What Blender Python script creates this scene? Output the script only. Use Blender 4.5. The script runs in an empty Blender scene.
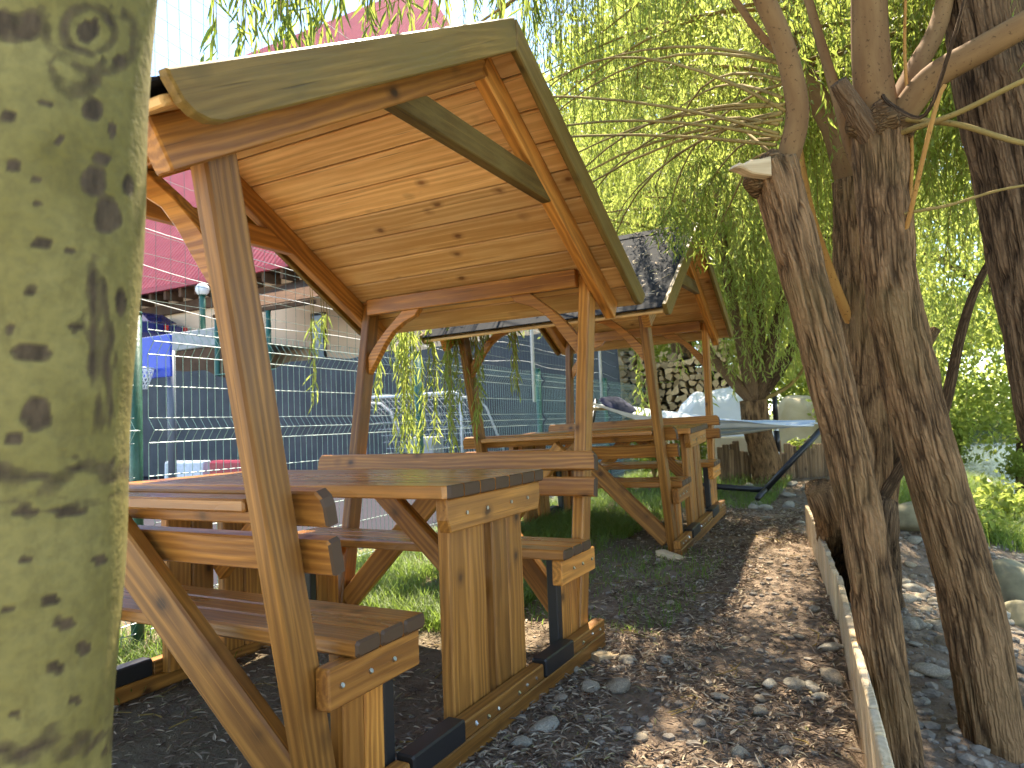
import bpy, bmesh, math, random
import numpy as np
from mathutils import Vector, Matrix, noise as mnoise
random.seed(7); rng = np.random.default_rng(11)
R = math.radians
sc = bpy.context.scene
COL = sc.collection
V3 = Vector

# ------------------------------------------------------------------ camera
CAM = np.array([1.1725, -1.9926, .966])
yaw, pit, rol, FPX = R(28.147), R(3.238), R(2.226), 698.0
_fw = np.array([-math.sin(yaw)*math.cos(pit), math.cos(yaw)*math.cos(pit), math.sin(pit)])
_rt0 = np.array([math.cos(yaw), math.sin(yaw), 0.0]); _up0 = np.cross(_rt0, _fw)
_rt = _rt0*math.cos(rol) - _up0*math.sin(rol); _up = _up0*math.cos(rol) + _rt0*math.sin(rol)
def ray(x, y): return _fw + _rt*(x-512)/FPX - _up*(y-384)/FPX
def dep(x, y, t): return V3(CAM + ray(x, y)*t)
def gz(x, y, z=0.0):
    d = ray(x, y); return V3(CAM + d*((z-CAM[2])/d[2]))
cd = bpy.data.cameras.new('camera'); cam = bpy.data.objects.new('camera', cd); COL.objects.link(cam)
m = Matrix(((_rt[0], _up[0], -_fw[0], CAM[0]), (_rt[1], _up[1], -_fw[1], CAM[1]), (_rt[2], _up[2], -_fw[2], CAM[2]), (0, 0, 0, 1)))
cam.matrix_world = m
cd.sensor_width = 36; cd.lens = FPX/1024*36; cd.clip_start = .02; cd.clip_end = 2000
cd.dof.use_dof = True; cd.dof.focus_distance = 2.3; cd.dof.aperture_fstop = 5.6
sc.camera = cam

# ------------------------------------------------------------------ helpers
def ss(x, a, b):
    t = np.clip((np.asarray(x, float)-a)/(b-a), 0, 1); return t*t*(3-2*t)
_wy = [-30, -3, -.3, .14, 1.5, 3.22, 3.6, 5, 8, 12, 28, 60]
_wx = [2.2, 1.42, 1.115, 1.06, .925, .645, .6, .85, .8, .4, -2.2, -8]
def xw(y): return np.interp(y, _wy, _wx)
def h0(x, y):
    x = np.asarray(x, float); y = np.asarray(y, float)
    land = (.10*ss(y, 1.0, 2.8) + .16*ss(y, 4.8, 8.5))*ss(x, -2.3, -1.7)
    w = xw(y)
    drop = .17*ss(x, w+.0, w+.05)*(1-ss(y, 3.1, 4.5))
    s = np.maximum(0, x-(w+.35))
    far = ss(y, 34, 44) + ss(x, 15, 22)
    bank = np.minimum(.36*s, 1.5)*np.clip(1-far, 0, 1)
    return land - drop - bank + .6*np.clip(far, 0, 1)
def hnoise(x, y):
    return .022*mnoise.noise(V3((x*1.3, y*1.3, 0))) + .010*mnoise.noise(V3((x*5, y*5, 3)))
def gh(x, y):
    e = float(h0(x, y))
    if -2.2 < x < 6 and -4 < y < 14: e += hnoise(x, y)
    return e

class MB:
    def __init__(s): s.v=[]; s.f=[]; s.g=[]; s.r=[]; s.m=[]
    def add(s, vs, fs, gs=None, rnd=None, mat=0):
        b=len(s.v); rnd = random.random() if rnd is None else rnd
        s.v += [tuple(p) for p in vs]; s.g += [tuple(p) for p in (gs if gs is not None else vs)]
        s.r += [rnd]*len(vs)
        s.f += [tuple(i+b for i in q) for q in fs]; s.m += [mat]*len(fs)
    def board(s, p0, p1, w, t, wdir=(0,0,1), c=.004, mat=0):
        p0=V3(p0); p1=V3(p1); X=(p1-p0); L=X.length; X.normalize()
        W=V3(wdir); W=(W-X*W.dot(X)).normalized(); T=X.cross(W)
        c=min(c, w*.3, t*.3); off=V3((random.uniform(0,9), random.uniform(-.09,.09), random.uniform(-.09,.09)))
        vs=[]; gs=[]
        for x, sh in ((0,c),(c,0),(L-c,0),(L,c)):
            a=w/2-sh; b=t/2-sh
            for (q, r_) in ((a,b-c),(a-c,b),(-a+c,b),(-a,b-c),(-a,-b+c),(-a+c,-b),(a-c,-b),(a,-b+c)):
                vs.append(p0+X*x+W*q+T*r_); gs.append(V3((x,q,r_))+off)
        fs=[tuple(range(7,-1,-1)), tuple(range(24,32))]
        for k in range(3):
            for i in range(8):
                j=(i+1)%8; fs.append((k*8+i, k*8+j, k*8+8+j, k*8+8+i))
        s.add(vs, fs, gs, None, mat)
    def prism(s, pts, o, U, W, t, c=.004, mat=0):
        """outline pts (u,v) in plane U,W at o, thickness t along U x W"""
        o=V3(o); U=V3(U).normalized(); W=V3(W).normalized(); N=U.cross(W)
        A=sum(pts[i][0]*pts[(i+1)%len(pts)][1]-pts[(i+1)%len(pts)][0]*pts[i][1] for i in range(len(pts)))
        if A<0: pts=pts[::-1]
        n=len(pts); ins=[]
        for i in range(n):
            a=V3(pts[i-1]).to_2d(); b=V3(pts[i]).to_2d(); d=V3(pts[(i+1)%n]).to_2d()
            e1=(b-a).normalized(); e2=(d-b).normalized(); n1=V3((-e1.y,e1.x,0)); n2=V3((-e2.y,e2.x,0)); q=(n1+n2)
            q=q.normalized()*min(2.0, 1/max(.4, q.length/2)); ins.append((b.x+q.x*c, b.y+q.y*c))
        off=V3((random.uniform(0,9), random.uniform(-.09,.09), random.uniform(-.09,.09)))
        vs=[]; gs=[]
        for z, P in ((0,ins),(c,pts),(t-c,pts),(t,ins)):
            for (u,v) in P: vs.append(o+U*u+W*v+N*z); gs.append(V3((u,v,z))+off)
        fs=[tuple(range(n-1,-1,-1)), tuple(range(3*n,4*n))]
        for k in range(3):
            for i in range(n):
                j=(i+1)%n; fs.append((k*n+i, k*n+j, k*n+n+j, k*n+n+i))
        s.add(vs, fs, gs, None, mat)
    def tube(s, pts, rad, seg=8, cap=True, mat=0, closed=False):
        pts=[V3(p) for p in pts]; n=len(pts)
        if not hasattr(rad,'__len__'): rad=[rad]*n
        vs=[]; gs=[]; ref=None; L=0
        for i,p in enumerate(pts):
            if closed: d=(pts[(i+1)%n]-pts[i-1])
            else: d=(pts[min(i+1,n-1)]-pts[max(i-1,0)])
            d.normalize()
            if ref is None: ref=V3((0,0,1)) if abs(d.z)<.9 else V3((1,0,0))
            a=(ref-d*ref.dot(d)).normalized(); b=d.cross(a); ref=a
            if i: L+=(p-pts[i-1]).length
            for k in range(seg):
                t=2*math.pi*k/seg; vs.append(p+(a*math.cos(t)+b*math.sin(t))*rad[i]); gs.append((L,rad[i]*math.cos(t),rad[i]*math.sin(t)))
        fs=[]
        for i in range(n if closed else n-1):
            i2=(i+1)%n
            for k in range(seg):
                j=(k+1)%seg; fs.append((i*seg+k,i*seg+j,i2*seg+j,i2*seg+k))
        if cap and not closed: fs+= [tuple(range(seg-1,-1,-1)), tuple(range((n-1)*seg,n*seg))]
        s.add(vs, fs, gs, None, mat)
    def box(s, lo, hi, c=.004, mat=0):
        lo=V3(lo); hi=V3(hi); d=hi-lo; k=max(range(3), key=lambda i:d[i]); mid=(lo+hi)/2
        a=mid.copy(); b=mid.copy(); a[k]=lo[k]; b[k]=hi[k]; o=[i for i in range(3) if i!=k]
        wd=V3((0,0,0)); wd[o[1]]=1
        s.board(a,b,d[o[1]],d[o[0]],wd,c,mat)
    def build(s, name, mats, parent=None, smooth=False):
        me=bpy.data.meshes.new(name); off=wloc(parent)
        me.from_pydata([(p[0]-off[0],p[1]-off[1],p[2]-off[2]) for p in s.v], [], s.f)
        at=me.attributes.new('gco','FLOAT_VECTOR','POINT'); at.data.foreach_set('vector', np.array(s.g,np.float32).ravel())
        at=me.attributes.new('rnd','FLOAT','POINT'); at.data.foreach_set('value', np.array(s.r,np.float32))
        for mt in (mats if isinstance(mats,(list,tuple)) else [mats]): me.materials.append(mt)
        me.polygons.foreach_set('material_index', np.array(s.m,np.int32))
        if smooth: me.polygons.foreach_set('use_smooth', np.ones(len(me.polygons),bool))
        me.update(); return link(name, me, parent)
def link(name, me, parent=None):
    o=bpy.data.objects.new(name, me); COL.objects.link(o)
    if parent is not None: o.parent=parent
    return o
def wloc(o):
    v=V3((0,0,0))
    while o is not None: v=v+o.location; o=o.parent
    return v
def tag(o, label=None, cat=None, group=None, kind=None):
    if label: o['label']=label
    if cat: o['category']=cat
    if group: o['group']=group
    if kind: o['kind']=kind
    return o
def empty(name, loc, label, cat, group=None):
    o=bpy.data.objects.new(name, None); COL.objects.link(o); o.location=loc; o.empty_display_size=.1
    return tag(o, label, cat, group)
def copy_tree(o, parent=None):
    c=o.copy(); COL.objects.link(c); c.parent=parent
    for ch in [q for q in bpy.data.objects if q.parent is o]: copy_tree(ch, c)
    return c
def quadmesh(name, v, quads, mats, midx=None, rnd=None, gco=None, parent=None, smooth=False):
    """v (n,3) array, quads (m,4) array"""
    me=bpy.data.meshes.new(name); v=np.asarray(v,np.float32)-np.array(wloc(parent),np.float32); q=np.asarray(quads,np.int32); m_=len(q)
    me.vertices.add(len(v)); me.vertices.foreach_set('co', v.ravel())
    me.loops.add(m_*4); me.loops.foreach_set('vertex_index', q.ravel())
    me.polygons.add(m_); me.polygons.foreach_set('loop_start', np.arange(0,m_*4,4,dtype=np.int32))
    for mt in mats: me.materials.append(mt)
    if midx is not None: me.polygons.foreach_set('material_index', np.asarray(midx,np.int32))
    if rnd is not None: a=me.attributes.new('rnd','FLOAT','POINT'); a.data.foreach_set('value', np.asarray(rnd,np.float32))
    if gco is not None: a=me.attributes.new('gco','FLOAT_VECTOR','POINT'); a.data.foreach_set('vector', np.asarray(gco,np.float32).ravel())
    me.polygons.foreach_set('use_smooth', np.full(m_, smooth))
    me.update(calc_edges=True); me.validate(); return link(name, me, parent)

# ------------------------------------------------------------------ materials
class NT:
    def __init__(s, name):
        s.mat=bpy.data.materials.new(name); s.mat.use_nodes=True; s.t=s.mat.node_tree; s.n=s.t.nodes; s.l=s.t.links
        s.out=s.n['Material Output']; s.b=s.n['Principled BSDF']
    def node(s, typ, **kw):
        o=s.n.new(typ)
        for k,v in kw.items():
            if k.startswith('i_'):
                key=k[2:]; key=int(key) if key.isdigit() else key.replace('_',' ')
                s.put(o.inputs[key], v)
            else: setattr(o,k,v)
        return o
    def put(s, sock, v):
        if isinstance(v, bpy.types.NodeSocket): s.l.new(v, sock)
        elif isinstance(v, bpy.types.Node): s.l.new(v.outputs[0], sock)
        else: sock.default_value=v
    def math(s, op, a, b=0.0, clamp=False):
        o=s.node('ShaderNodeMath', operation=op, use_clamp=clamp); s.put(o.inputs[0],a); s.put(o.inputs[1],b); return o.outputs[0]
    def vmul(s, vec, k):
        o=s.node('ShaderNodeVectorMath', operation='MULTIPLY'); s.put(o.inputs[0],vec); s.put(o.inputs[1],k); return o.outputs[0]
    def vadd(s, vec, k):
        o=s.node('ShaderNodeVectorMath', operation='ADD'); s.put(o.inputs[0],vec); s.put(o.inputs[1],k); return o.outputs[0]
    def noise(s, vec, scale, detail=4, rough=.55, dist=0):
        o=s.node('ShaderNodeTexNoise', i_Scale=scale, i_Detail=detail, i_Roughness=rough, i_Distortion=dist); s.put(o.inputs['Vector'],vec); return o.outputs['Fac']
    def ramp(s, f, stops, interp='LINEAR'):
        o=s.node('ShaderNodeValToRGB'); s.put(o.inputs[0],f); e=o.color_ramp.elements; o.color_ramp.interpolation=interp
        while len(e)>1: e.remove(e[-1])
        for i,(p,c) in enumerate(stops):
            c=(c,c,c,1) if not hasattr(c,'__len__') else tuple(c)+(1,)
            if i==0: e[0].position=p; e[0].color=c
            else: q=e.new(p); q.color=c
        return o.outputs[0]
    def mix(s, f, a, b, mode='MIX'):
        o=s.node('ShaderNodeMix', data_type='RGBA', blend_type=mode)
        s.put(o.inputs[0],f)
        for i,v in ((6,a),(7,b)):
            if isinstance(v,tuple) and len(v)==3: v=v+(1,)
            s.put(o.inputs[i],v)
        return o.outputs[2]
    def attr(s, name, out='Fac'): return s.node('ShaderNodeAttribute', attribute_name=name).outputs[out]
    def obj(s): return s.node('ShaderNodeTexCoord').outputs['Object']
    def pos(s): return s.node('ShaderNodeNewGeometry').outputs['Position']
    def bump(s, hgt, strength=.5, dist=.01):
        o=s.node('ShaderNodeBump', i_Strength=strength, i_Distance=dist); s.put(o.inputs['Height'],hgt); s.l.new(o.outputs[0], s.b.inputs['Normal'])
    def set(s, **kw):
        for k,v in kw.items():
            if isinstance(v,tuple) and len(v)==3: v=v+(1,)
            s.put(s.b.inputs[k.replace('_',' ')], v)
        return s

def wood(name, light, dark, knot, rough=.45, coat=0.0, ring=18, var=.35, weather=None, rl=.8, spec=.35):
    t=NT(name); g=t.attr('gco','Vector'); r=t.attr('rnd')
    wv=t.node('ShaderNodeTexWave', wave_type='RINGS', rings_direction='X', i_Scale=ring, i_Distortion=7.5, i_Detail=3.0)
    wv.inputs['Detail Scale'].default_value=.35; wv.inputs['Detail Roughness'].default_value=.55
    t.put(wv.inputs['Vector'], t.vadd(t.vmul(g,(.16,1,1)), t.vmul(t.node('ShaderNodeTexNoise',i_Scale=1.0,i_Detail=3.0,i_Vector=t.vmul(g,(2.2,9,9))).outputs['Color'],(0,.04,.04))))
    fib=t.noise(t.vmul(g,(5,230,230)),1,4,.7); blot=t.noise(t.vmul(g,(1.6,7,7)),1,4,.55)
    ringf=t.math('MULTIPLY', t.math('POWER', wv.outputs['Fac'], 1.4), t.ramp(t.noise(t.vmul(g,(1.1,16,16)),1,3),[(.3,.35),(.65,1)]))
    f=t.math('ADD', t.math('MULTIPLY', ringf, rl), t.math('MULTIPLY', t.math('SUBTRACT',fib,.18), .85))
    f=t.math('ADD', f, t.math('MULTIPLY', t.math('SUBTRACT', blot, .5), 1.3), True)
    c=t.mix(f, dark, light)
    k=t.node('ShaderNodeTexVoronoi', feature='F1', i_Scale=7.5); t.put(k.inputs['Vector'], t.vadd(t.vmul(g,(.75,1,1)), t.vmul(t.noise(g,9,2),(.03,.03,.03))))
    kf=t.ramp(k.outputs['Distance'], [(0,1),(.06,.95),(.085,.75),(.12,.4),(.24,0)])
    c=t.mix(kf, c, knot)
    br=t.ramp(r, [(0,1-var),(1,1+var*.6)])
    c=t.mix(1.0, c, br, 'MULTIPLY')
    st=t.noise(t.vmul(g,(1.3,70,70)),1,4,.65); c=t.mix(t.ramp(st,[(.52,0),(.70,.45)]), c, tuple(x*.6 for x in dark)); c=t.mix(t.ramp(st,[(.30,.45),(.42,0)]), c, tuple(min(1,x*1.25) for x in light))
    if weather:
        wz=t.noise(t.vmul(g,(3,9,9)),1,5,.65); c=t.mix(t.ramp(wz,[(.42,0),(.66,.85)]), c, weather)
    crk=t.noise(t.vmul(g,(2.0,120,120)),1,2,.5)
    cf=t.ramp(crk,[(.25,1),(.33,0)]); c=t.mix(t.math('MULTIPLY',cf,.6), c, tuple(x*.25 for x in dark))
    t.put(t.b.inputs['Base Color'], c)
    ro=t.math('ADD', rough-.08, t.math('MULTIPLY', blot, .22)); t.put(t.b.inputs['Roughness'], ro)
    t.b.inputs['Specular IOR Level'].default_value=spec; t.b.inputs['Coat Weight'].default_value=coat; t.b.inputs['Coat Roughness'].default_value=.22
    t.bump(t.math('SUBTRACT', t.math('ADD', t.math('MULTIPLY',fib,.5), t.math('MULTIPLY',ringf,.4)), cf), .35, .0025)
    return t.mat
M={}
M['stain']=wood('stained_timber',(.64,.265,.052),(.29,.10,.019),(.055,.02,.006),.42,.2)
M['post']=wood('post_timber',(.47,.20,.040),(.20,.075,.014),(.06,.022,.006),.44,.15)
M['table']=wood('varnished_tabletop',(.58,.24,.055),(.33,.12,.024),(.04,.014,.006),.26,.55)
M['plank']=wood('roof_boarding',(.86,.52,.21),(.62,.31,.09),(.22,.085,.025),.5,.1,ring=12,var=.34,rl=.75)
M['rake']=wood('weathered_fascia',(.30,.18,.048),(.12,.068,.017),(.05,.03,.01),.5,.1,weather=(.19,.125,.036),spec=.15,rl=.4)
M['raw']=wood('untreated_board',(.72,.54,.32),(.52,.36,.19),(.25,.14,.06),.75,0,weather=(.48,.38,.26))
M['log']=wood('split_log',(.78,.58,.34),(.50,.32,.16),(.2,.1,.05),.8,0)
M['stake']=wood('weathered_stake',(.34,.22,.12),(.15,.09,.05),(.06,.03,.02),.85,0,var=.5)
M['logbark']=wood('log_bark',(.16,.11,.07),(.06,.04,.025),(.03,.02,.01),.9,0)
M['black']=NT('black_painted_timber').set(Base_Color=(.018,.016,.015),Roughness=.45).mat
def plain(name, col, rough=.5, metal=0, noise=0, nscale=6, **kw):
    t=NT(name)
    if noise:
        n=t.noise(t.obj(), nscale, 5, .6); c=t.mix(t.ramp(n,[(.3,0),(.7,1)]), tuple(x*(1-noise) for x in col), tuple(min(1,x*(1+noise*.6)) for x in col)); t.put(t.b.inputs['Base Color'],c)
        t.bump(n,.15,.01)
    else: t.set(Base_Color=col)
    t.set(Roughness=rough, Metallic=metal, **kw); return t.mat
M['bolt']=plain('galvanised_bolt',(.55,.54,.5),.35,1)
M['green']=plain('green_coated_steel',(.028,.12,.085),.4,0,.2,30)
M['wire']=plain('sunlit_fence_wire',(.42,.52,.50),.4,.2)  # horizontal wires of the green fence, white sunlight on them put into the colour
M['white_pipe']=plain('white_pipe',(.72,.74,.75),.45,0,.1,12)
M['wireg']=plain('green_fence_wire',(.26,.42,.37),.45,.1)
M['net']=plain('net_cord',(.10,.15,.13),.8)
M['netl']=plain('white_net_cord',(.75,.77,.78),.7)
M['steel_white']=plain('white_painted_steel',(.68,.72,.78),.4)
M['grey_steel']=plain('grey_steel',(.12,.14,.17),.5)
M['black_steel']=plain('black_steel_tube',(.02,.02,.023),.35,.3)
M['blue']=plain('blue_backboard',(.02,.07,.52),.4,0,.08,5)
M['red']=plain('red_plastic',(.42,.03,.045),.45,0,.25,14)
M['whitepl']=plain('white_plastic',(.62,.66,.72),.5,0,.2,14)
M['concrete']=plain('pale_concrete',(.42,.42,.42),.85,0,.25,5)
M['glass_globe']=plain('opal_globe',(.8,.82,.82),.25)
M['carpaint']=plain('navy_car_paint',(.012,.02,.10),.25,0,0,1,Coat_Weight=.8)
M['carglass']=plain('dark_car_glass',(.02,.03,.05),.08)
M['rubber']=plain('tyre_rubber',(.02,.02,.02),.8)
M['lens_red']=plain('red_lamp_lens',(.5,.02,.02),.2)
M['navy']=plain('navy_cloth',(.008,.012,.045),.9,0,.3,40)
M['skylid']=plain('dark_window_glass',(.35,.42,.5),.15)
M['soffit']=plain('dark_soffit_board',(.12,.07,.045),.8,0,.35,3,Specular_IOR_Level=.1)
M['slat']=plain('brown_porch_slats',(.11,.065,.042),.9,0,.4,6,Specular_IOR_Level=.03)

def shingle():
    t=NT('bitumen_shingle'); p=t.obj()
    br=t.node('ShaderNodeTexBrick', i_Scale=1.0); br.inputs['Brick Width'].default_value=.32; br.inputs['Row Height'].default_value=.14
    br.inputs['Mortar Size'].default_value=.006; t.put(br.inputs['Color1'],(.012,.013,.015,1)); t.put(br.inputs['Color2'],(.02,.021,.024,1)); t.put(br.inputs['Mortar'],(.012,.012,.013,1))
    t.put(br.inputs['Vector'], t.attr('gco','Vector'))
    n=t.noise(p,220,2); c=t.mix(.5,br.outputs['Color'],t.ramp(n,[(.3,.01),(.7,.035)]))
    t.set(Base_Color=c, Roughness=.95, Specular_IOR_Level=.15); t.bump(t.math('ADD',n,br.outputs['Fac']),.4,.004); return t.mat
M['shingle']=shingle()

def rooftile():
    t=NT('red_metal_roof_tile'); g=t.attr('gco','Vector'); sp=t.node('ShaderNodeSeparateXYZ'); t.put(sp.inputs[0],g)
    w1=t.math('SINE', t.math('MULTIPLY', sp.outputs[0], 2*math.pi/.19)); fr=t.math('FRACT', t.math('DIVIDE', sp.outputs[1], .35))
    n=t.noise(g,1.2,4); c=t.mix(t.ramp(n,[(.3,0),(.7,1)]),(.36,.055,.065),(.44,.085,.09))
    edge=t.math('MULTIPLY', t.ramp(fr,[(0,1),(.12,0)]), t.ramp(w1,[(.45,0),(.75,1)]))
    c=t.mix(edge,c,(.09,.015,.025)); t.set(Base_Color=c,Roughness=.6,Specular_IOR_Level=.2)
    t.bump(t.math('ADD', t.math('MULTIPLY',w1,.5), fr), .8, .04); return t.mat
M['tile']=rooftile()
def stucco(name,c1,c2):
    t=NT(name); p=t.pos(); n=t.noise(p,.7,5); t.set(Base_Color=t.mix(t.ramp(n,[(.3,0),(.7,1)]),c1,c2),Roughness=.95,Specular_IOR_Level=.08); t.bump(t.noise(p,60,3),.2,.01); return t.mat
M['stucco']=stucco('beige_render',(.72,.49,.32),(.80,.58,.41))
M['court']=stucco('grey_court_paving',(.032,.029,.037),(.045,.041,.05))

def clothmat(name,c1,c2,stripe=None):
    t=NT(name); g=t.attr('gco','Vector'); n=t.noise(g,3,4); c=t.mix(t.ramp(n,[(.3,0),(.7,1)]),c1,c2)
    if stripe:
        sp=t.node('ShaderNodeSeparateXYZ'); t.put(sp.inputs[0],g)
        a=t.noise(t.vmul(g,(.05,9,0)),1,2,.5); c=t.mix(t.ramp(a,[(.44,0),(.5,1)]),c1,stripe); c=t.mix(t.ramp(n,[(.2,.0),(.9,.18)]),c,(.8,.82,.85))
    t.set(Base_Color=c,Roughness=.85); t.bump(t.noise(g,14,4),.4,.02); return t.mat
M['shade']=clothmat('navy_shade_cloth',(.045,.052,.06),(.07,.08,.09))
M['tarp']=clothmat('white_tarpaulin',(.62,.66,.70),(.74,.76,.78))
M['burlap']=clothmat('tan_wrapping',(.46,.36,.22),(.62,.52,.36))
M['hammock']=clothmat('striped_hammock_cloth',(.42,.52,.68),(.45,.55,.7),(.86,.88,.9))

def bark(name, ridge, groove, moss=None, vs=1.0):
    t=NT(name); g=t.attr('gco','Vector'); hgt=t.attr('rnd')
    v=t.node('ShaderNodeTexVoronoi', feature='DISTANCE_TO_EDGE', i_Scale=1.0)
    wob=t.noise(t.vmul(g,(14,14,14)),1,3); t.put(v.inputs['Vector'], t.vadd(t.vmul(g,(7*vs,85*vs,85*vs)), t.vmul(t.node('ShaderNodeCombineXYZ',i_X=wob,i_Y=wob,i_Z=wob).outputs[0],(1.3,1.3,1.3))))
    n=t.noise(t.vmul(g,(40,90,90)),1,5,.65); big=t.noise(g,3,3)
    e=t.ramp(v.outputs['Distance'],[(0,0),(.05,.12),(.28,1)])
    f=t.math('MULTIPLY', t.math('ADD', t.math('MULTIPLY',hgt,.75), t.math('MULTIPLY',e,.4)), t.math('ADD',.45,t.math('MULTIPLY',n,.95)), True)
    c=t.mix(t.ramp(f,[(.12,0),(.85,1)]), groove, ridge)
    if moss: c=t.mix(t.ramp(big,[(.5,0),(.7,.35)]), c, moss)
    t.set(Base_Color=c,Roughness=.95,Specular_IOR_Level=.08); t.bump(t.math('ADD',e,t.math('MULTIPLY',n,.7)),.8,.008); return t.mat
M['bark']=bark('furrowed_willow_bark',(.31,.175,.085),(.05,.028,.015),(.16,.11,.045))
M['bark_dark']=bark('dark_willow_bark',(.20,.12,.065),(.025,.015,.009))
def smoothbark(name,a,b):
    t=NT(name); g=t.attr('gco','Vector'); n=t.noise(t.vmul(g,(3,12,12)),1,5,.6); d=t.noise(g,70,2)
    c=t.mix(t.ramp(n,[(.3,0),(.7,1)]),a,b); c=t.mix(t.ramp(d,[(.62,0),(.7,.6)]),c,tuple(x*.3 for x in a)); t.set(Base_Color=c,Roughness=.85,Specular_IOR_Level=.1); t.bump(n,.5,.004); return t.mat
M['limb']=smoothbark('smooth_limb_bark',(.14,.07,.03),(.26,.15,.065))
M['twig']=smoothbark('willow_twig',(.20,.13,.045),(.34,.24,.08))
M['orange_twig']=smoothbark('orange_willow_shoot',(.34,.15,.04),(.46,.24,.07))
M['splinter']=wood('fresh_broken_wood',(.62,.45,.26),(.42,.27,.13),(.3,.18,.08),.7)

def poplar():
    t=NT('spotted_poplar_bark'); g=t.attr('gco','Vector'); mk=t.attr('rnd')
    n=t.noise(t.vmul(g,(6,6,6)),1,5,.6); f=t.noise(g,90,3); 
    c=t.mix(t.ramp(n,[(.3,0),(.7,1)]),(.155,.122,.03),(.26,.215,.075))
    c=t.mix(t.ramp(f,[(.3,.3),(.6,0)]),c,(.07,.06,.03)); c=t.mix(t.ramp(t.noise(t.vmul(g,(14,30,30)),1,6,.7),[(.36,.35),(.5,0)]),c,(.085,.066,.024))
    dk=t.math('ADD',mk,t.math('MULTIPLY',t.math('SUBTRACT',t.noise(g,60,5,.65),.5),.5))
    c=t.mix(t.ramp(dk,[(.22,0),(.42,.55),(.8,.95)]),c,t.mix(t.ramp(t.noise(t.vmul(g,(30,80,80)),1,4),[(.3,0),(.7,1)]),(.032,.021,.014),(.10,.066,.04)))
    t.set(Base_Color=c,Roughness=.8,Specular_IOR_Level=.2); t.bump(t.math('ADD',f,t.math('MULTIPLY',dk,-.8)),.4,.004); return t.mat
M['poplar']=poplar()

def leafmat(name, a, b, trans, ta=.45, rough=.45):
    t=NT(name); r=t.attr('rnd'); c=t.mix(r,a,b); t.set(Base_Color=c,Roughness=rough)
    t.b.inputs['Specular IOR Level'].default_value=.35
    tr=t.node('ShaderNodeBsdfTranslucent'); t.put(tr.inputs['Color'], t.mix(r,trans,tuple(min(1,x*1.25) for x in trans)))
    mx=t.node('ShaderNodeMixShader'); mx.inputs[0].default_value=ta; t.l.new(t.b.outputs[0],mx.inputs[1]); t.l.new(tr.outputs[0],mx.inputs[2]); t.l.new(mx.outputs[0],t.out.inputs['Surface']); return t.mat
M['leaf']=leafmat('willow_leaf',(.075,.12,.02),(.14,.18,.035),(.38,.46,.09),.56)
M['leaf2']=leafmat('bright_willow_leaf',(.11,.15,.025),(.18,.21,.045),(.45,.52,.12),.6)
M['leaf3']=leafmat('bank_tree_leaf',(.09,.13,.025),(.16,.19,.04),(.36,.42,.07),.55)
M['grass']=leafmat('grass_blade',(.08,.14,.025),(.16,.21,.055),(.28,.40,.07),.42,.5)
def litter():
    t=NT('dry_leaf'); r=t.attr('rnd'); c=t.ramp(r,[(0,(.09,.06,.042)),(.35,(.19,.13,.088)),(.6,(.30,.22,.15)),(.8,(.43,.35,.25)),(.94,(.55,.45,.32)),(1,(.26,.24,.09))]); t.set(Base_Color=c,Roughness=.75,Specular_IOR_Level=.2); return t.mat
M['litter']=litter()
def stone():
    t=NT('river_stone'); p=t.obj(); r=t.node('ShaderNodeObjectInfo').outputs['Random']; n=t.noise(p,9,6,.6); f=t.noise(p,90,3)
    a=t.ramp(r,[(0,(.26,.225,.165)),(.3,(.37,.33,.26)),(.55,(.33,.26,.175)),(.8,(.46,.415,.33)),(1,(.22,.20,.145))])
    c=t.mix(1.0,a,t.ramp(n,[(.25,.5),(.75,1.2)]),'MULTIPLY'); c=t.mix(t.ramp(f,[(.6,0),(.75,.4)]),c,(.08,.08,.07)); t.set(Base_Color=c,Roughness=.85,Specular_IOR_Level=.2); t.bump(t.math('ADD',n,t.math('MULTIPLY',f,.3)),.4,.01); return t.mat
M['stone']=stone()
M['boulder']=plain('mossy_boulder',(.27,.235,.14),.85,0,.5,5)
def groundmat():
    t=NT('soil_and_litter'); p=t.pos(); n=t.noise(p,1.1,6,.6); m_=t.noise(p,9,6,.65); f=t.noise(p,60,5,.7)
    v=t.node('ShaderNodeTexVoronoi', i_Scale=42.0); t.put(v.inputs['Vector'],p)
    c=t.mix(t.ramp(m_,[(.3,0),(.7,1)]),(.15,.10,.066),(.33,.245,.175))
    c=t.mix(t.ramp(f,[(.45,0),(.75,.7)]),c,(.25,.195,.145))
    c=t.mix(t.math('MULTIPLY',t.ramp(n,[(.5,0),(.7,.7)]),t.ramp(f,[(.4,0),(.6,1)])),c,(.22,.19,.15))
    c=t.mix(t.ramp(v.outputs['Color'],[(.82,0),(.86,.55)]),c,(.26,.20,.13))
    sx=t.node('ShaderNodeSeparateXYZ'); t.put(sx.inputs[0],p)
    gr=t.math('MULTIPLY', t.ramp(t.math('ADD',sx.outputs[0],t.math('MULTIPLY',n,1.2)),[(-0.0,1),(.5,0)]), t.ramp(m_,[(.35,.2),(.6,.85)]))
    far=t.ramp(t.math('DIVIDE',sx.outputs[1],50),[(.13,0),(.2,1)])
    c=t.mix(t.math('MULTIPLY',t.math('MAXIMUM',t.math('MULTIPLY',gr,.35),t.math('MULTIPLY',far,.8)),1),c,(.07,.11,.03))
    t.set(Base_Color=c,Roughness=.95,Specular_IOR_Level=.12); t.bump(t.math('ADD',t.math('MULTIPLY',m_,.6),t.math('ADD',f,t.math('MULTIPLY',v.outputs['Distance'],.5))),.9,.025); return t.mat
M['ground']=groundmat()
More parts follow.
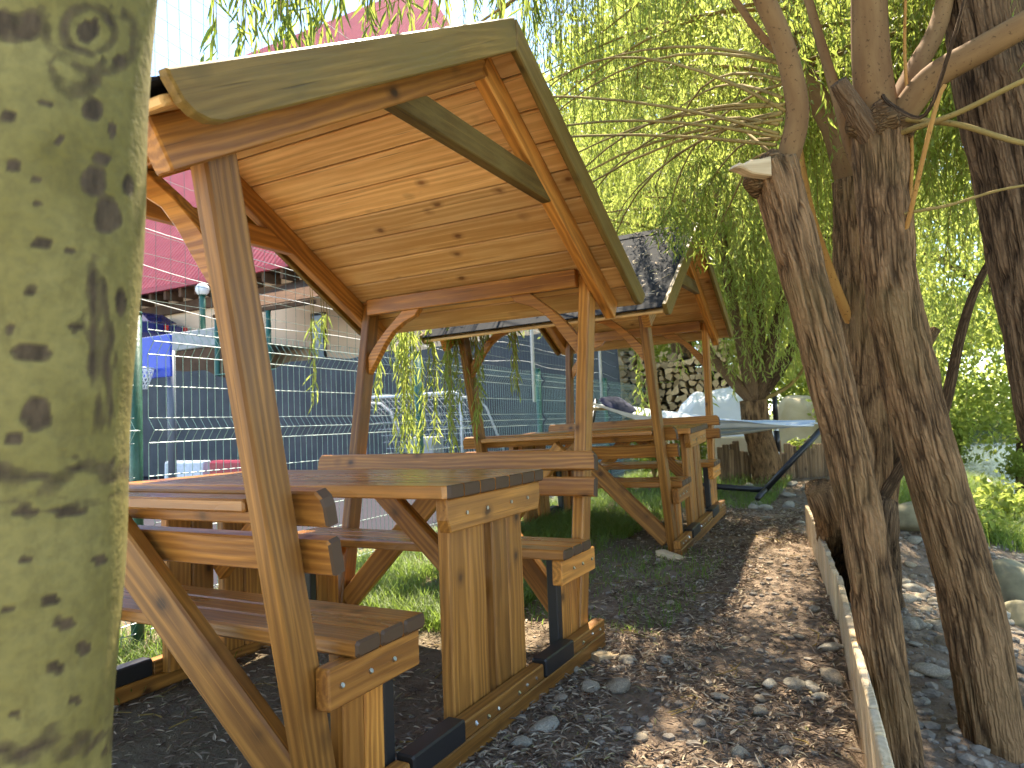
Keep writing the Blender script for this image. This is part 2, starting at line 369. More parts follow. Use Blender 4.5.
def watermat():
    t=NT('river_water'); p=t.pos(); n=t.noise(t.vmul(p,(1,2.2,1)),3,5,.6); t.set(Base_Color=(.10,.13,.13),Roughness=.12); t.b.inputs['IOR'].default_value=1.33; t.bump(n,.6,.06); return t.mat
M['water']=watermat()

# ------------------------------------------------------------------ setting
def axis(lo, hi, step, far, nfar):
    a=np.arange(lo,hi+1e-6,step); k=np.linspace(0,1,nfar+1)[1:]**2.2
    return np.concatenate([(lo-(far)*k)[::-1], a, hi+far*k])
gx=axis(-2.4,3.2,.045,260,16); gy=axis(-2.6,7.4,.05,260,20)
X,Y=np.meshgrid(gx,gy,indexing='ij'); Z=h0(X,Y)
for i in range(X.shape[0]):
    for j in range(X.shape[1]):
        if -2.2<X[i,j]<6 and -4<Y[i,j]<14: Z[i,j]+=hnoise(X[i,j],Y[i,j])
nx,ny=X.shape; I=np.arange(nx*ny).reshape(nx,ny)
q=np.stack([I[:-1,:-1],I[1:,:-1],I[1:,1:],I[:-1,1:]],-1).reshape(-1,4)
tag(quadmesh('ground',np.stack([X,Y,Z],-1).reshape(-1,3),q,[M['ground']],smooth=True),kind='structure')
tag(quadmesh('river',[(-60,5,-.74),(150,5,-.74),(150,60,-.74),(-60,60,-.74)] if False else [(1.6,-60,-.74),(60,-60,-.74),(60,70,-.74),(-9,70,-.74)],[[0,1,2,3]],[M['water']]),kind='structure')
tag(quadmesh('court',[(-24,-14,.006),(-2.35,-14,.006),(-2.75,9.6,.006),(-24,9.6,.006)],[[0,1,2,3]],[M['court']]),kind='structure')

pvx=np.linspace(-9,1.0,80); pvy=np.linspace(-9,-1.95,60); PX,PY=np.meshgrid(pvx,pvy,indexing='ij'); I=np.arange(80*60).reshape(80,60)  # pale paving added out of view to bounce sunlight up under the roof
PZ=np.maximum(h0(PX,PY)+.036,.036)
q=np.stack([I[:-1,:-1],I[1:,:-1],I[1:,1:],I[:-1,1:]],-1).reshape(-1,4)
M['bounce']=stucco('pale_bounce_paving',(.46,.43,.38),(.55,.52,.47))
tag(quadmesh('unseen_bounce_paving',np.stack([PX,PY,PZ],-1).reshape(-1,3),q,[M['bounce']]),kind='structure')
# ------------------------------------------------------------------ picnic shelter
XL=-1.345
def ysl(z): return .785+.185*z          # outer face of a reclined post
RT=2.286; SLP=.5786; EY=1.2685
def roofz(y): return RT-SLP*abs(y)
def make_shelter():
    root=empty('picnic_shelter',(0,0,0),'nearest roofed picnic table of stained brown timber, its sloping gable filling the view','picnic shelter','roofed picnic tables')
    S=(1,-1)
    nrm=math.hypot(1,SLP)
    for fr in (0,1):
        def fx(x): return x if fr==0 else XL-x
        # ground runner: lower beam, bolt plates and black packers on top
        b=MB()
        b.box((min(fx(0),fx(.052)),-.863,0),(max(fx(0),fx(.052)),.863,.062),.005)
        for (a,e) in ((-.863,-.52),(-.262,.262),(.52,.863)):
            b.box((min(fx(0.002),fx(.05)),a,.0635),(max(fx(.002),fx(.05)),e,.115),.004)
        for yy in (-.80,-.72,-.62,-.2,-.13,-.07,.07,.13,.2,.62,.72,.80):
            for zz in ((.09,) if abs(yy)>.5 else (.085,)):
                xo=fx(.0505); sgn=1 if fr==0 else -1
                b.tube([(xo-sgn*.004,yy,zz+random.uniform(-.012,.012)),(xo+sgn*.004,yy,zz)],.0055,8,mat=1)
        rn=b.build('runner',[M['post'],M['bolt']],root)
        for s in S:
            pk=MB(); pk.box((min(fx(-.002),fx(.058)),min(s*.268,s*.515),.064),(max(fx(-.002),fx(.058)),max(s*.268,s*.515),.128),.005)
            pk.build('packing_piece',M['black'],root)
        # table legs: two panels of two boards
        for s in S:
            b=MB()
            for a,e in ((.024,.124),(.127,.234)):
                b.box((min(fx(-.046),fx(-.002)),min(s*a,s*e),.063),(max(fx(-.046),fx(-.002)),max(s*a,s*e),.752),.006)
            b.build('leg',M['post'],root)
        # board under the tabletop
        b=MB(); o=[(-.30,.0),(.30,.0),(.30,.06),(.285,.10),(-.285,.10),(-.30,.06)]
        o=[(-.285,-.098),(.285,-.098),(.302,-.06),(.302,0),(-.302,0),(-.302,-.06)]
        if fr==0: b.prism(o,(0,0,.754),(0,1,0),(0,0,1),.042)
        else: b.prism(o,(XL-.042,0,.754),(0,1,0),(0,0,1),.042)
        for yy in (-.2,-.08,.08,.2):
            xo=fx(.0425); sgn=1 if fr==0 else -1; b.tube([(xo-sgn*.004,yy,.705),(xo+sgn*.004,yy,.705)],.006,8,mat=1)
        b.build('table_bearer',[M['post'],M['bolt']],root)
        # brace leg -> underside of table
        b=MB(); b.board((fx(-.05),0,.40),(fx(-.44),0,.748),.07,.045,(0,0,1)); b.build('table_brace',M['stain'],root)
        for s in S:
            # bench legs, bearer, black packer
            b=MB()
            b.box((min(fx(-.047),fx(-.002)),min(s*.555,s*.628),.063),(max(fx(-.047),fx(-.002)),max(s*.555,s*.628),.434))
            b.box((min(fx(-.047),fx(-.002)),min(s*.631,s*.705),.063),(max(fx(-.047),fx(-.002)),max(s*.631,s*.705),.434))
            b.box((min(fx(-.047),fx(-.004)),min(s*.51,s*.552),.066),(max(fx(-.047),fx(-.004)),max(s*.51,s*.552),.434),mat=1)
            b.build('bench_leg',[M['stain'],M['black']],root)
            b=MB(); b.box((min(fx(.002),fx(.045)),min(s*.46,s*.80),.340),(max(fx(.002),fx(.045)),max(s*.46,s*.80),.435))
            for yy in (.57,.66,.76):
                xo=fx(.0455); sgn=1 if fr==0 else -1; b.tube([(xo-sgn*.004,s*yy,.385),(xo+sgn*.004,s*yy,.39)],.006,8,mat=1)
            b.build('seat_bearer',[M['stain'],M['bolt']],root)
            # reclined roof post
            zt=roofz(1.0)-.06
            y0=ysl(.0); y1=ysl(zt)
            b=MB(); b.board((fx(-.0275),s*(y0-.045),.0),(fx(-.0275),s*(y1-.045),zt),.088,.053,(0,1,0),.006); b.build('post',M['post'],root)
            # long brace in the plane of the posts
            b=MB(); ya=ysl(.14)-.05; yb=ysl(.74)-.05
            b.board((fx(-.055),s*ya,.10),(XL/2+(.03 if fr==0 else -.03),s*yb,.745),.105,.05,(0,0,1),.006); b.build('side_brace',M['post'],root)
            # curved knee brace post -> purlin
            o=[(0,-.32),(0,-.225),(.05,-.165),(.12,-.095),(.20,-.03),(.235,0),(.345,0),(.315,-.035),(.24,-.062),(.17,-.105),(.115,-.165),(.08,-.215),(.05,-.255)]
            b=MB(); 
            if fr==0: b.prism([(-u,w) for u,w in o],(-.057,s*.985+.021,1.582),(1,0,0),(0,0,1),.042,.003)
            else: b.prism([(u,w) for u,w in o],(XL+.057,s*.985+.021,1.582),(1,0,0),(0,0,1),.042,.003)
            b.build('knee_brace',M['stain'],root)
            # rafter and fascia
            b=MB(); rx=fx(.027)
            a0=V3((rx,s*.0,RT-.042-.05*nrm)); a1=V3((rx,s*1.2,roofz(1.2)-.042-.05*nrm)); b.board(a0,a1,.10,.05,(0,0,1)); b.build('rafter',M['stain'],root)
            hr=.084; ux=V3((0,s/nrm,-SLP/nrm)); wx=V3((0,s*SLP/nrm,1/nrm))
            Ls=EY*nrm; up=.016
            # outline along slope: apex end plumb, eave end rounded at the lower corner
            o=[(0.0+.0,up),(hr*SLP,-hr),(Ls-.075,-hr),(Ls-.045,-hr+.007),(Ls-.02,-hr+.024),(Ls-.006,-hr+.046),(Ls,up-.012),(Ls-.002,up)]
            x0=fx(.148); b=MB()
            o3=(x0 if fr==0 else fx(.175), 0, RT)
            # keep thickness running +x
            U=ux; W=wx
            if U.cross(W).x<0:
                b.prism(o,(o3[0]+.027,0,RT),U,W,.027,.004)
            else: b.prism(o,o3,U,W,.027,.004)
            b.build('fascia_board',M['rake'],root)
        # collar tie
        b=MB(); b.board((fx(.0265),-.60,1.885),(fx(.0265),.60,1.885),.092,.044,(0,0,1)); b.build('collar_tie',M['rake'] if fr==0 else M['stain'],root)
    for s in S:
        b=MB(); b.box((XL+.056,s*.985-.022,1.583),(-.057,s*.985+.022,1.668)); b.build('purlin',M['stain'],root)
        # bench seat: three boards
        b=MB()
        for k in range(3):
            a=.452+k*.092
            b.box((-1.43,min(s*a,s*(a+.089)),.437),(.062,max(s*a,s*(a+.089)),.476),.006)
        b.build('seat',M['table'],root)
        b=MB(); e=.04; hh=.082
        for (z0,yy,nm) in ((.755,.80,'r'),(.645,.782,'q')):
            W=V3((0,s*.185,1)).normalized(); U=V3((1,0,0)); L=1.57
            o=[(0,0),(L,0),(L,hh*.55),(L-.006,hh*.8),(L-.022,hh),(.02,hh),(.004,hh*.75),(0,hh*.5)] if nm=='r' else [(0,0),(L,0),(L,hh-.008),(L-.008,hh),(0,hh)]
            N=U.cross(W); 
            b=MB(); b.prism(o,V3((-1.50,s*yy,z0))-N*.02,U,W,.04,.005); b.build('backrest_board',M['stain'] if True else None,root)
        b=MB(); yo=ysl(.80); b.box((XL+.056,min(s*(yo-.085),s*(yo+.005)),.796),(-.058,max(s*(yo-.085),s*(yo+.005)),.826),.005); b.build('elbow_rail',M['table'],root)
        # roof boarding (underside visible) and shingles
        b=MB(); nb=10; nrmv=V3((0,s*SLP/nrm,1/nrm)); ux=V3((0,s/nrm,-SLP/nrm)); wd=EY*nrm/nb
        for k in range(nb):
            cpt=V3((0,0,RT-.024*nrm-.004))+ux*(wd*(k+.5))
            b.board(cpt+V3((XL-.147,0,0)),cpt+V3((.147,0,0)),wd-.007,.018,ux,.004)
        b.build('roof_boarding',M['plank'],root)
        sh=MB(); L=EY*nrm+.02
        o0=V3((XL-.146,0,RT+.004)); vs=[]; gs=[]
        for dz in (0,.006):
            for (u,xx) in ((0,0),(L,0),(L,-XL+.292),(0,-XL+.292)):
                vs.append(o0+ux*u+V3((xx,0,0))+nrmv*dz); gs.append((xx,u,dz))
        sh.add(vs,[(0,1,2,3),(7,6,5,4),(0,4,5,1),(1,5,6,2),(2,6,7,3),(3,7,4,0)],gs); sh.build('shingle_covering',M['shingle'],root)
    b=MB(); b.prism([(-.09,-.045),(0,.008),(.09,-.045),(.09,-.05),(0,.002),(-.09,-.05)],(XL-.146,0,RT+.012),(0,1,0),(0,0,1),-XL+.292,.001); b.build('ridge_cap',M['shingle'],root)
    # tabletop: seven boards with clipped corners
    b=MB(); nb=7; w=.653/nb
    for k in range(nb):
        y0=-.3265+k*w; y1=y0+w-.005
        o=[(-1.46,y0),(.059,y0),(.059,y1),(-1.46,y1)]
        if k==0: o=[(-1.44,y0),(.04,y0),(.053,y0+.008),(.059,y0+.022),(.059,y1),(-1.46,y1),(-1.46,y0+.02)]
        if k==nb-1: o=[(-1.46,y0),(.059,y0),(.059,y1-.022),(.053,y1-.008),(.04,y1),(-1.44,y1),(-1.46,y1-.02)]
        b.prism(o,(0,0,.756),(1,0,0),(0,1,0),.04,.004)
    b.build('tabletop',M['table'],root)
    return root
M['endgrain']=NT('dark_end_grain').set(Base_Color=(.075,.036,.014),Roughness=.6).mat
def endgrain(o, lo, hi):
    me=o.data; me.materials.append(M['endgrain']); k=len(me.materials)-1
    for p in me.polygons:
        if abs(p.normal.x)>.6 and (p.center.x>hi or p.center.x<lo): p.material_index=k
sh1=make_shelter()
for o in sh1.children:
    if o.name.split('.')[0] in ('tabletop','seat','backrest_board'): endgrain(o,-1.40,.03)
sh2=copy_tree(sh1)
sh2.location=(-.127*.82,3.99*.82,(.123+.174*(0))*.82+.0); sh2.rotation_euler=(R(2.2),R(-1.15),R(2.24))
sh2['label']='farther roofed picnic table whose dark shingled roof shows behind the first'

bpy.context.view_layer.update()
mw=sh2.matrix_world; n_=420; P=[];nn=V3((0,-SLP,1)).normalized()
for k in range(n_):
    y=-random.uniform(.04,1.22); P.append(tuple(mw@(V3((random.uniform(XL-.1,.1),y,RT-SLP*abs(y)+.0155))+nn*.004)))
P=np.array(P); up_=np.array((mw.to_3x3()@nn)[:]); a_=unit0=rng.normal(0,1,(n_,3)); a_=a_-up_*(a_@up_)[:,None]; a_/=np.linalg.norm(a_,axis=1,keepdims=True)
le=rng.uniform(.03,.08,n_)[:,None]; sd_r=np.cross(a_,up_); w_r=le*.09
v=np.stack([P,P+a_*le*.45+sd_r*w_r+up_*.006,P+a_*le+up_*.003,P+a_*le*.45-sd_r*w_r+up_*.006],1).reshape(-1,3)
tag(quadmesh('roof_leaves',v,np.arange(n_*4).reshape(n_,4),[M['litter']],None,np.repeat(.6+.4*rng.random(n_),4)),'fallen yellow leaves lying on the shingles of the farther shelter','fallen leaves',kind='stuff')
# wooden blocks under the runner ends
def block(loc, rz, label):
    b=MB(); o=V3(loc); d=V3((math.cos(rz),math.sin(rz),0)); b.prism([(-.09,0),(.09,0),(.09,.022),(-.06,.05),(-.09,.05)],o-V3((-d.y,d.x,0))*.04,d,(0,0,1),.07,.004)
    tag(b.build('wooden_block',M['raw']),label,'block')
block((.05,.80,-.03),R(60),'pale yellow wooden wedge under the far end of the nearest runner')
block((-.05,2.42,-.02+.1),R(-20),'pale wooden block under the farther picnic shelter base')

# ------------------------------------------------------------------ plants: strands of willow leaves
def leaves(bases, axis_, length, width, nrm, fine=False):
    """lanceolate leaves: rhombic when far, two folded halves along a midrib when near"""
    n=len(bases); side=np.cross(axis_,nrm); side/= (np.linalg.norm(side,axis=1,keepdims=True)+1e-9)
    L=length[:,None]; W=width[:,None]
    droop=nrm*(L*.10)
    if not fine:
        v=np.empty((n,4,3)); v[:,0]=bases; v[:,1]=bases+axis_*L*.42+side*W+droop; v[:,2]=bases+axis_*L; v[:,3]=bases+axis_*L*.42-side*W+droop
        return v.reshape(-1,3), np.arange(n*4).reshape(n,4), 4
    v=np.empty((n,6,3)); up=nrm*W*.5; tip=bases+axis_*L-nrm*L*.12
    v[:,0]=bases; v[:,1]=bases+axis_*L*.26+side*W*.95+up; v[:,2]=bases+axis_*L*.62+side*W*.75+up*.6-nrm*L*.02; v[:,3]=tip
    v[:,4]=bases+axis_*L*.62-side*W*.75+up*.6-nrm*L*.02; v[:,5]=bases+axis_*L*.26-side*W*.95+up
    i=np.arange(n)[:,None]*6; q=np.concatenate([np.concatenate([i,i+1,i+2,i+3],1),np.concatenate([i,i+3,i+4,i+5],1)])
    return v.reshape(-1,3), q, 6
def unit(a): return a/(np.linalg.norm(a,axis=-1,keepdims=True)+1e-9)
class Crown:
    def __init__(s): s.V=[]; s.Q=[]; s.M=[]; s.R=[]; s.n=0
    def put(s, v, q, m_, r):
        s.V.append(v); s.Q.append(q+s.n); s.M.append(np.full(len(q),m_)); s.R.append(r); s.n+=len(v)
    def strand(s, p, hd, Ls, droop=.35, step=.03, ll=(.06,.10), lw=.065, keep=None, stem=.0016, spread=.75, per=1, fine=False):
        n=max(4,int(Ls/step)); t=np.linspace(0,1,n)[:,None]
        hd=np.array(hd,float); ph=rng.uniform(0,6.28,2)
        reach=droop*Ls
        pts=np.array(p)+np.concatenate([hd[0]*reach*(1-(1-t)**2)+.03*Ls*np.sin(t*5+ph[0])*t, hd[1]*reach*(1-(1-t)**2)+.03*Ls*np.sin(t*4+ph[1])*t, -Ls*(t**1.35)*(1-.25*droop)],1)
        if keep is not None:
            k=keep(pts); 
            if not k.any(): return
            bad=np.where(~k)[0]
            if len(bad): pts=pts[:bad[0]]
            n=len(pts)
            if n<4: return
        tg=unit(np.gradient(pts,axis=0))
        # stem
        id_=np.unique(np.linspace(0,n-1,max(3,n//4)).astype(int)); sp=pts[id_]; k=len(sp); rr=np.linspace(stem*1.6,stem*.5,k)[:,None]
        a=np.array([1,0,0.]); bb=np.array([-.5,.87,0]); cc=np.array([-.5,-.87,0])
        sv=np.stack([sp+a*rr,sp+bb*rr,sp+cc*rr],1).reshape(-1,3); i=np.arange(k-1)[:,None]*3
        sq=np.concatenate([np.concatenate([i+j,i+(j+1)%3,i+3+(j+1)%3,i+3+j],1) for j in range(3)])
        s.put(sv,sq,1,np.full(len(sv),rng.random()))
        # leaves
        P=np.repeat(pts,per,0); T=np.repeat(tg,per,0); m_=len(P)
        P=P+rng.normal(0,.006,(m_,3))
        ax=unit(T*.55+np.array([0,0,-.35])+rng.normal(0,spread*.55,(m_,3)))
        nr=unit(rng.normal(0,1,(m_,3))+np.array([0,0,.6])); nr=unit(nr-ax*np.sum(nr*ax,1,keepdims=True))
        le=rng.uniform(ll[0],ll[1],m_)
        v,qd,k_=leaves(P,ax,le,le*lw,nr,fine); base=rng.random(); r=np.repeat(np.clip(base*.5+rng.random(m_)*.5,0,1),k_)
        s.put(v,qd,0,r)
    def blob(s, c, rad, n, ll=(.05,.09), lw=.2):
        d=unit(rng.normal(0,1,(n,3)))*(rng.random((n,1))**.45)*np.array(rad); P=np.array(c)+d
        ax=unit(rng.normal(0,1,(n,3))+np.array([0,0,-.5])); nr=unit(rng.normal(0,1,(n,3))+np.array([0,0,1.0])); nr=unit(nr-ax*np.sum(nr*ax,1,keepdims=True))
        le=rng.uniform(ll[0],ll[1],n); v,qd,k_=leaves(P,ax,le,le*lw,nr); s.put(v,qd,0,np.repeat(rng.random(n),k_))
    def build(s, name, mats, parent):
        return quadmesh(name,np.concatenate(s.V),np.concatenate(s.Q),mats,np.concatenate(s.M),np.concatenate(s.R),np.zeros((s.n,3)) if False else np.concatenate(s.V),parent)

def catmull(pts, n):
    P=[V3(p) for p in pts]; P=[P[0]*2-P[1]]+P+[P[-1]*2-P[-2]]; out=[]
    for i in range(1,len(P)-2):
        for k in range(n):
            t=k/n; a,b,c,d=P[i-1],P[i],P[i+1],P[i+2]
            out.append(.5*((2*b)+(c-a)*t+(2*a-5*b+4*c-d)*t*t+(3*b-a-3*c+d)*t**3))
    out.append(P[-2].copy()); return out
def trunk_mesh(name, pts, rad, mat, parent, seg=96, n=None, depth=.014, flare=0, seed=0, fx=7, fz=29):
    """bark tube with real furrows"""
    P=catmull(pts, 1); tot=sum((V3(pts[i+1])-V3(pts[i])).length for i in range(len(pts)-1)); n=n or max(8,int(tot/.014/(len(pts)-1)))
    C_=catmull(pts,n); m_=len(C_); tt=np.linspace(0,1,m_); rr=np.interp(tt,np.linspace(0,1,len(rad)),rad)
    vs=[]; g=[]; r_=[]; L=0; ref=V3((1,0,0))
    for i,p in enumerate(C_):
        d=(C_[min(i+1,m_-1)]-C_[max(i-1,0)]).normalized(); a=(ref-d*ref.dot(d)).normalized(); b=d.cross(a); ref=a
        if i: L+=(p-C_[i-1]).length
        for k in range(seg):
            th=2*math.pi*k/seg; cx,sx=math.cos(th),math.sin(th)
            q=V3((cx*rr[i]*fz*1.15,sx*rr[i]*fz*1.15,L*fx*.5+seed))
            w=mnoise.noise(q*.55)*1.2
            ridge=1-abs(mnoise.noise(V3((q.x+w*1.2,q.y+w*1.2,q.z))))*2.1
            ridge2=1-abs(mnoise.noise(V3((q.x*2.3,q.y*2.3,q.z*2.2+5))))*2.0
            hh=1-max(0,ridge)**1.6; hh=max(0,min(1,hh*.8+.2*(1-max(0,ridge2))))
            low=mnoise.noise(V3((cx*1.1,sx*1.1,L*2.2+seed)))*.10
            rad_=rr[i]*(1+low)+depth*(hh-.6)
            vs.append(p+(a*cx+b*sx)*rad_); g.append((L,cx*rr[i],sx*rr[i])); r_.append(hh)
    I=np.arange(m_*seg).reshape(m_,seg); J=np.roll(I,-1,1)
    q=np.stack([I[:-1],J[:-1],J[1:],I[1:]],-1).reshape(-1,4)
    q=np.concatenate([q,[[I[-1,k],I[-1,(k+1)],I[-1,(seg-1-k-1)],I[-1,(seg-1-k)]] for k in range(seg//2-1)]])
    return quadmesh(name,np.array([tuple(v) for v in vs]),q,[mat],None,r_,g,parent,True)

def limb_pts(p, d, L, rise, sag, n=9, wob=.04):
    p=V3(p); d=V3(d).normalized(); out=[]; ph=random.uniform(0,6); ph2=random.uniform(0,6)
    for i in range(n):
        t=i/(n-1); out.append(p+d*L*t+V3((math.sin(t*4+ph)*wob*L*t,math.cos(t*3.3+ph2)*wob*L*t,rise*t-sag*t*t)))
    return out

# ---- trees on the right
def keep_main(p):
    x,y,z=p[:,0],p[:,1],p[:,2]
    zmin=np.where((x<.0)&(y<3.4),9.0, np.where((x<.75)&(y<1.9), 3.25, np.where(y<1.2, 2.75, np.where(x<-.9, 2.75, 2.0))))
    # stay outside the roofs
    return z>zmin
def willow(name, base_pts, rad, label, mat='bark', group='willows along the river bank', **kw):
    p=V3(base_pts[0]); r=empty(name,tuple(p),label,'tree',group)
    trunk_mesh('trunk',base_pts,rad,M[mat],r,**kw); return r
GW='willows along the river bank'
# A : leaning stem with broken top
A0=dep(905,790,2.25); A_=[A0+V3((.06,.02,-.22)),A0,dep(868,560,2.3),dep(836,400,2.32),dep(802,270,2.35),dep(773,165,2.38)]
tA=willow('willow_tree',A_,[.095,.070,.067,.069,.074,.078],'leaning willow with a snapped pale stub and one reddish shoot at its head',seed=2,depth=.013)
headA=dep(776,160,2.38)
b=MB(); b.tube(catmull([dep(784,172,2.38),dep(797,120,2.36),dep(793,80,2.35),dep(780,35,2.34),dep(758,-15,2.33),dep(735,-80,2.32)],5),list(np.linspace(.040,.030,26)),14); b.build('limb',M['limb'],tA,True)
b=MB(); b.tube(catmull([dep(790,60,2.40),dep(765,40,2.42),dep(735,0,2.44),dep(700,-50,2.46)],5),list(np.linspace(.016,.010,16)),10); b.build('limb',M['limb'],tA,True)
# splintered stub
b=MB(); d1=(dep(722,162,2.24)-headA).normalized()
b.prism([(0,-.034),(0,.036),(.05,.028),(.10,.026),(.135,.012),(.155,.018),(.175,.004),(.14,-.004),(.10,-.02),(.05,-.028)],dep(772,166,2.30),d1,(0,.1,1),.04,.004); b.build('broken_stub',M['splinter'],tA)
# B : thick stem right
B0=dep(1000,775,2.4); B_=[B0+V3((.05,.02,-.2)),B0,dep(970,600,2.45),dep(922,430,2.5),dep(891,280,2.55),dep(880,120,2.6)]
tB=willow('willow_tree',B_,[.13,.10,.093,.090,.090,.092],'thick furrowed willow stem forking into several smooth limbs, second from the right edge',seed=9,depth=.015)
def limb(t, pts, r0, r1, mat='limb', seg=12):
    c=catmull(pts,6); b=MB(); b.tube(c,list(np.linspace(r0,r1,len(c))),seg); return b.build('limb',M[mat],t,True)
limb(tB,[dep(884,150,2.6),dep(874,90,2.6),dep(870,40,2.6),dep(868,-30,2.6),dep(862,-140,2.6)],.074,.055)
limb(tB,[dep(895,125,2.58),dep(930,80,2.5),dep(980,50,2.42),dep(1040,15,2.34),dep(1120,-40,2.25)],.05,.04)
limb(tB,[dep(890,120,2.62),dep(915,70,2.68),dep(940,20,2.74),dep(955,-60,2.8)],.042,.03)
limb(tB,[dep(880,150,2.58),dep(856,112,2.55),dep(838,82,2.52)],.05,.03,'bark_dark')
limb(tB,[dep(880,215,2.66),dep(852,150,2.68),dep(838,100,2.72),dep(820,40,2.8),dep(800,-30,2.9)],.026,.016)
limb(tB,[dep(895,262,2.55),dep(908,222,2.47),dep(925,150,2.38),dep(938,100,2.34),dep(945,85,2.33)],.009,.007,'orange_twig',8)
limb(tB,[dep(908,228,2.5),dep(912,150,2.52),dep(905,60,2.55),dep(906,-20,2.56)],.007,.005,'orange_twig',8)
limb(tB,[dep(880,140,2.6),dep(915,128,2.46),dep(960,112,2.35),dep(1030,78,2.2),dep(1090,60,2.1)],.012,.008,'twig',8)
limb(tB,[dep(885,222,2.6),dep(908,213,2.47),dep(950,205,2.45),dep(1000,190,2.4),dep(1060,180,2.35)],.007,.004,'twig',8)
limb(tB,[dep(880,116,2.6),dep(915,120,2.47),dep(960,125,2.4),dep(1010,140,2.3),dep(1060,150,2.2)],.012,.008,'twig',8)
limb(tB,[dep(880,92,2.58),dep(893,106,2.42),dep(925,115,2.3),dep(950,50,2.2),dep(968,-10,2.15)],.007,.006,'bark_dark',8)
# C : stem behind A
Cb=gz(850,590,-.08); C_=[Cb+V3((.05,-.05,-.12)),Cb+V3((.02,0,.05)),dep(872,480,3.85),dep(866,380,3.8),dep(858,270,3.8),dep(852,180,3.8)]
tC=willow('willow_tree',C_,[.24,.17,.135,.125,.115,.10],'darker willow stem half hidden behind the leaning one, stumps at its foot',seed=15,depth=.018)
limb(tC,[dep(852,190,3.8),dep(835,130,3.85),dep(812,90,3.9),dep(780,30,4.0),dep(740,-60,4.1)],.075,.045)
limb(tC,[dep(868,360,3.82),dep(845,310,3.74),dep(828,265,3.68),dep(812,215,3.65),dep(800,150,3.62),dep(792,60,3.6)],.03,.012,'orange_twig')
limb(tC,[dep(880,500,3.75),dep(905,460,3.7),dep(940,420,3.6),dep(962,330,3.55),dep(985,270,3.5),dep(1040,190,3.45)],.04,.012,'bark_dark')
limb(tC,[dep(872,470,3.9),dep(884,420,4.0),dep(905,380,4.1),dep(935,330,4.2)],.05,.03,'bark_dark')
for (px,py,s_,tr_,dd_) in ((757,180,.05,0,2.37),(770,166,.055,0,2.37),(786,172,.045,0,2.37),(862,122,.05,1,2.57),(884,122,.062,1,2.54),(903,128,.05,1,2.54),(852,190,.08,2,3.8),(800,300,.03,0,2.35)):
    bm=bmesh.new(); bmesh.ops.create_icosphere(bm,subdivisions=3,radius=s_)
    for v in bm.verts: v.co*=1+.5*mnoise.noise(v.co*22+V3((px,0,0)))
    me=bpy.data.meshes.new('burr'); bm.to_mesh(me); bm.free(); me.materials.append(M['bark'])
    a=me.attributes.new('rnd','FLOAT','POINT'); a.data.foreach_set('value',np.full(len(me.vertices),.35,np.float32))
    a=me.attributes.new('gco','FLOAT_VECTOR','POINT'); co=np.empty(len(me.vertices)*3,np.float32); me.vertices.foreach_get('co',co); a.data.foreach_set('vector',co)
    me.polygons.foreach_set('use_smooth',np.ones(len(me.polygons),bool))
    tt_=(tA,tB,tC)[tr_]; o=link('burr',me,tt_); o.location=dep(px,py,dd_)-wloc(tt_)
b=trunk_mesh('stump',[gz(838,560,-.05)+V3((0,0,-.08)),dep(830,520,3.65),dep(818,486,3.55)],[.12,.075,.07],M['bark'],tC,seg=40,n=14,seed=4)
b=trunk_mesh('stump',[gz(872,600,-.1)+V3((0,0,-.1)),dep(872,540,3.6),dep(878,500,3.65)],[.16,.12,.09],M['bark_dark'],tC,seg=40,n=14,seed=24)
# D : at the right edge
D_=[dep(1160,800,2.7)+V3((0,0,-.2)),dep(1110,600,2.7),dep(1066,430,2.7),dep(1030,250,2.72),dep(996,80,2.75),dep(965,-80,2.8),dep(940,-240,2.85)]
tD=willow('willow_tree',D_,[.19,.155,.145,.14,.14,.13,.12],'dark thick willow trunk cut off by the right side of the view',mat='bark_dark',seed=33,depth=.02)

def limbs_with_strands(tree, crown, limbs, keep, slen=(.5,1.3), per_m=16, r0=.018, mat='twig', t0=.2, **kw):
    b=MB()
    for (p,d,L,rise,sag) in limbs:
        c=limb_pts(p,d,L,rise,sag,10); b.tube(c,list(np.linspace(r0,.003,len(c))),6)
        n=int(L*per_m)
        for k in range(n):
            t=t0+(1-t0)*random.random(); f=t*(len(c)-1); i=min(int(f),len(c)-2); q=c[i].lerp(c[i+1],f-i)
            a=random.uniform(0,2*math.pi); crown.strand(q,(math.cos(a),math.sin(a)),random.uniform(*slen),random.uniform(.15,.6),keep=keep,**kw)
    return b.build('branches',M[mat],tree,True)
# A crown: thin arching branches towards the shelters
cr=Crown(); L_=[]
for k in range(19):
    az=R(random.uniform(95,165)); L_.append((headA.lerp(dep(790,60,2.36),random.random())+V3((0,0,random.uniform(-.05,.05))),(math.cos(az),math.sin(az),0),random.uniform(1.4,2.8),random.uniform(.5,1.5),random.uniform(.4,1.1)))
limbs_with_strands(tA,cr,L_,keep_main,(.3,.9),34,.0065,step=.021,ll=(.038,.075),lw=.08,fine=True)
cr.build('crown',[M['leaf'],M['twig']],tA)
# B crown: wide canopy over shelters and path
hB=dep(865,-60,2.6); cr=Crown(); L_=[]
for k in range(20):
    az=R(random.uniform(60,235)); L_.append((hB+V3((0,0,random.uniform(-.3,.9))),(math.cos(az),math.sin(az),0),random.uniform(2.0,4.2),random.uniform(.8,2.0),random.uniform(.2,1.0)))
limbs_with_strands(tB,cr,L_,keep_main,(.4,1.2),15,.018,step=.03,ll=(.05,.09),lw=.09)
cr.build('crown',[M['leaf'],M['twig']],tB)
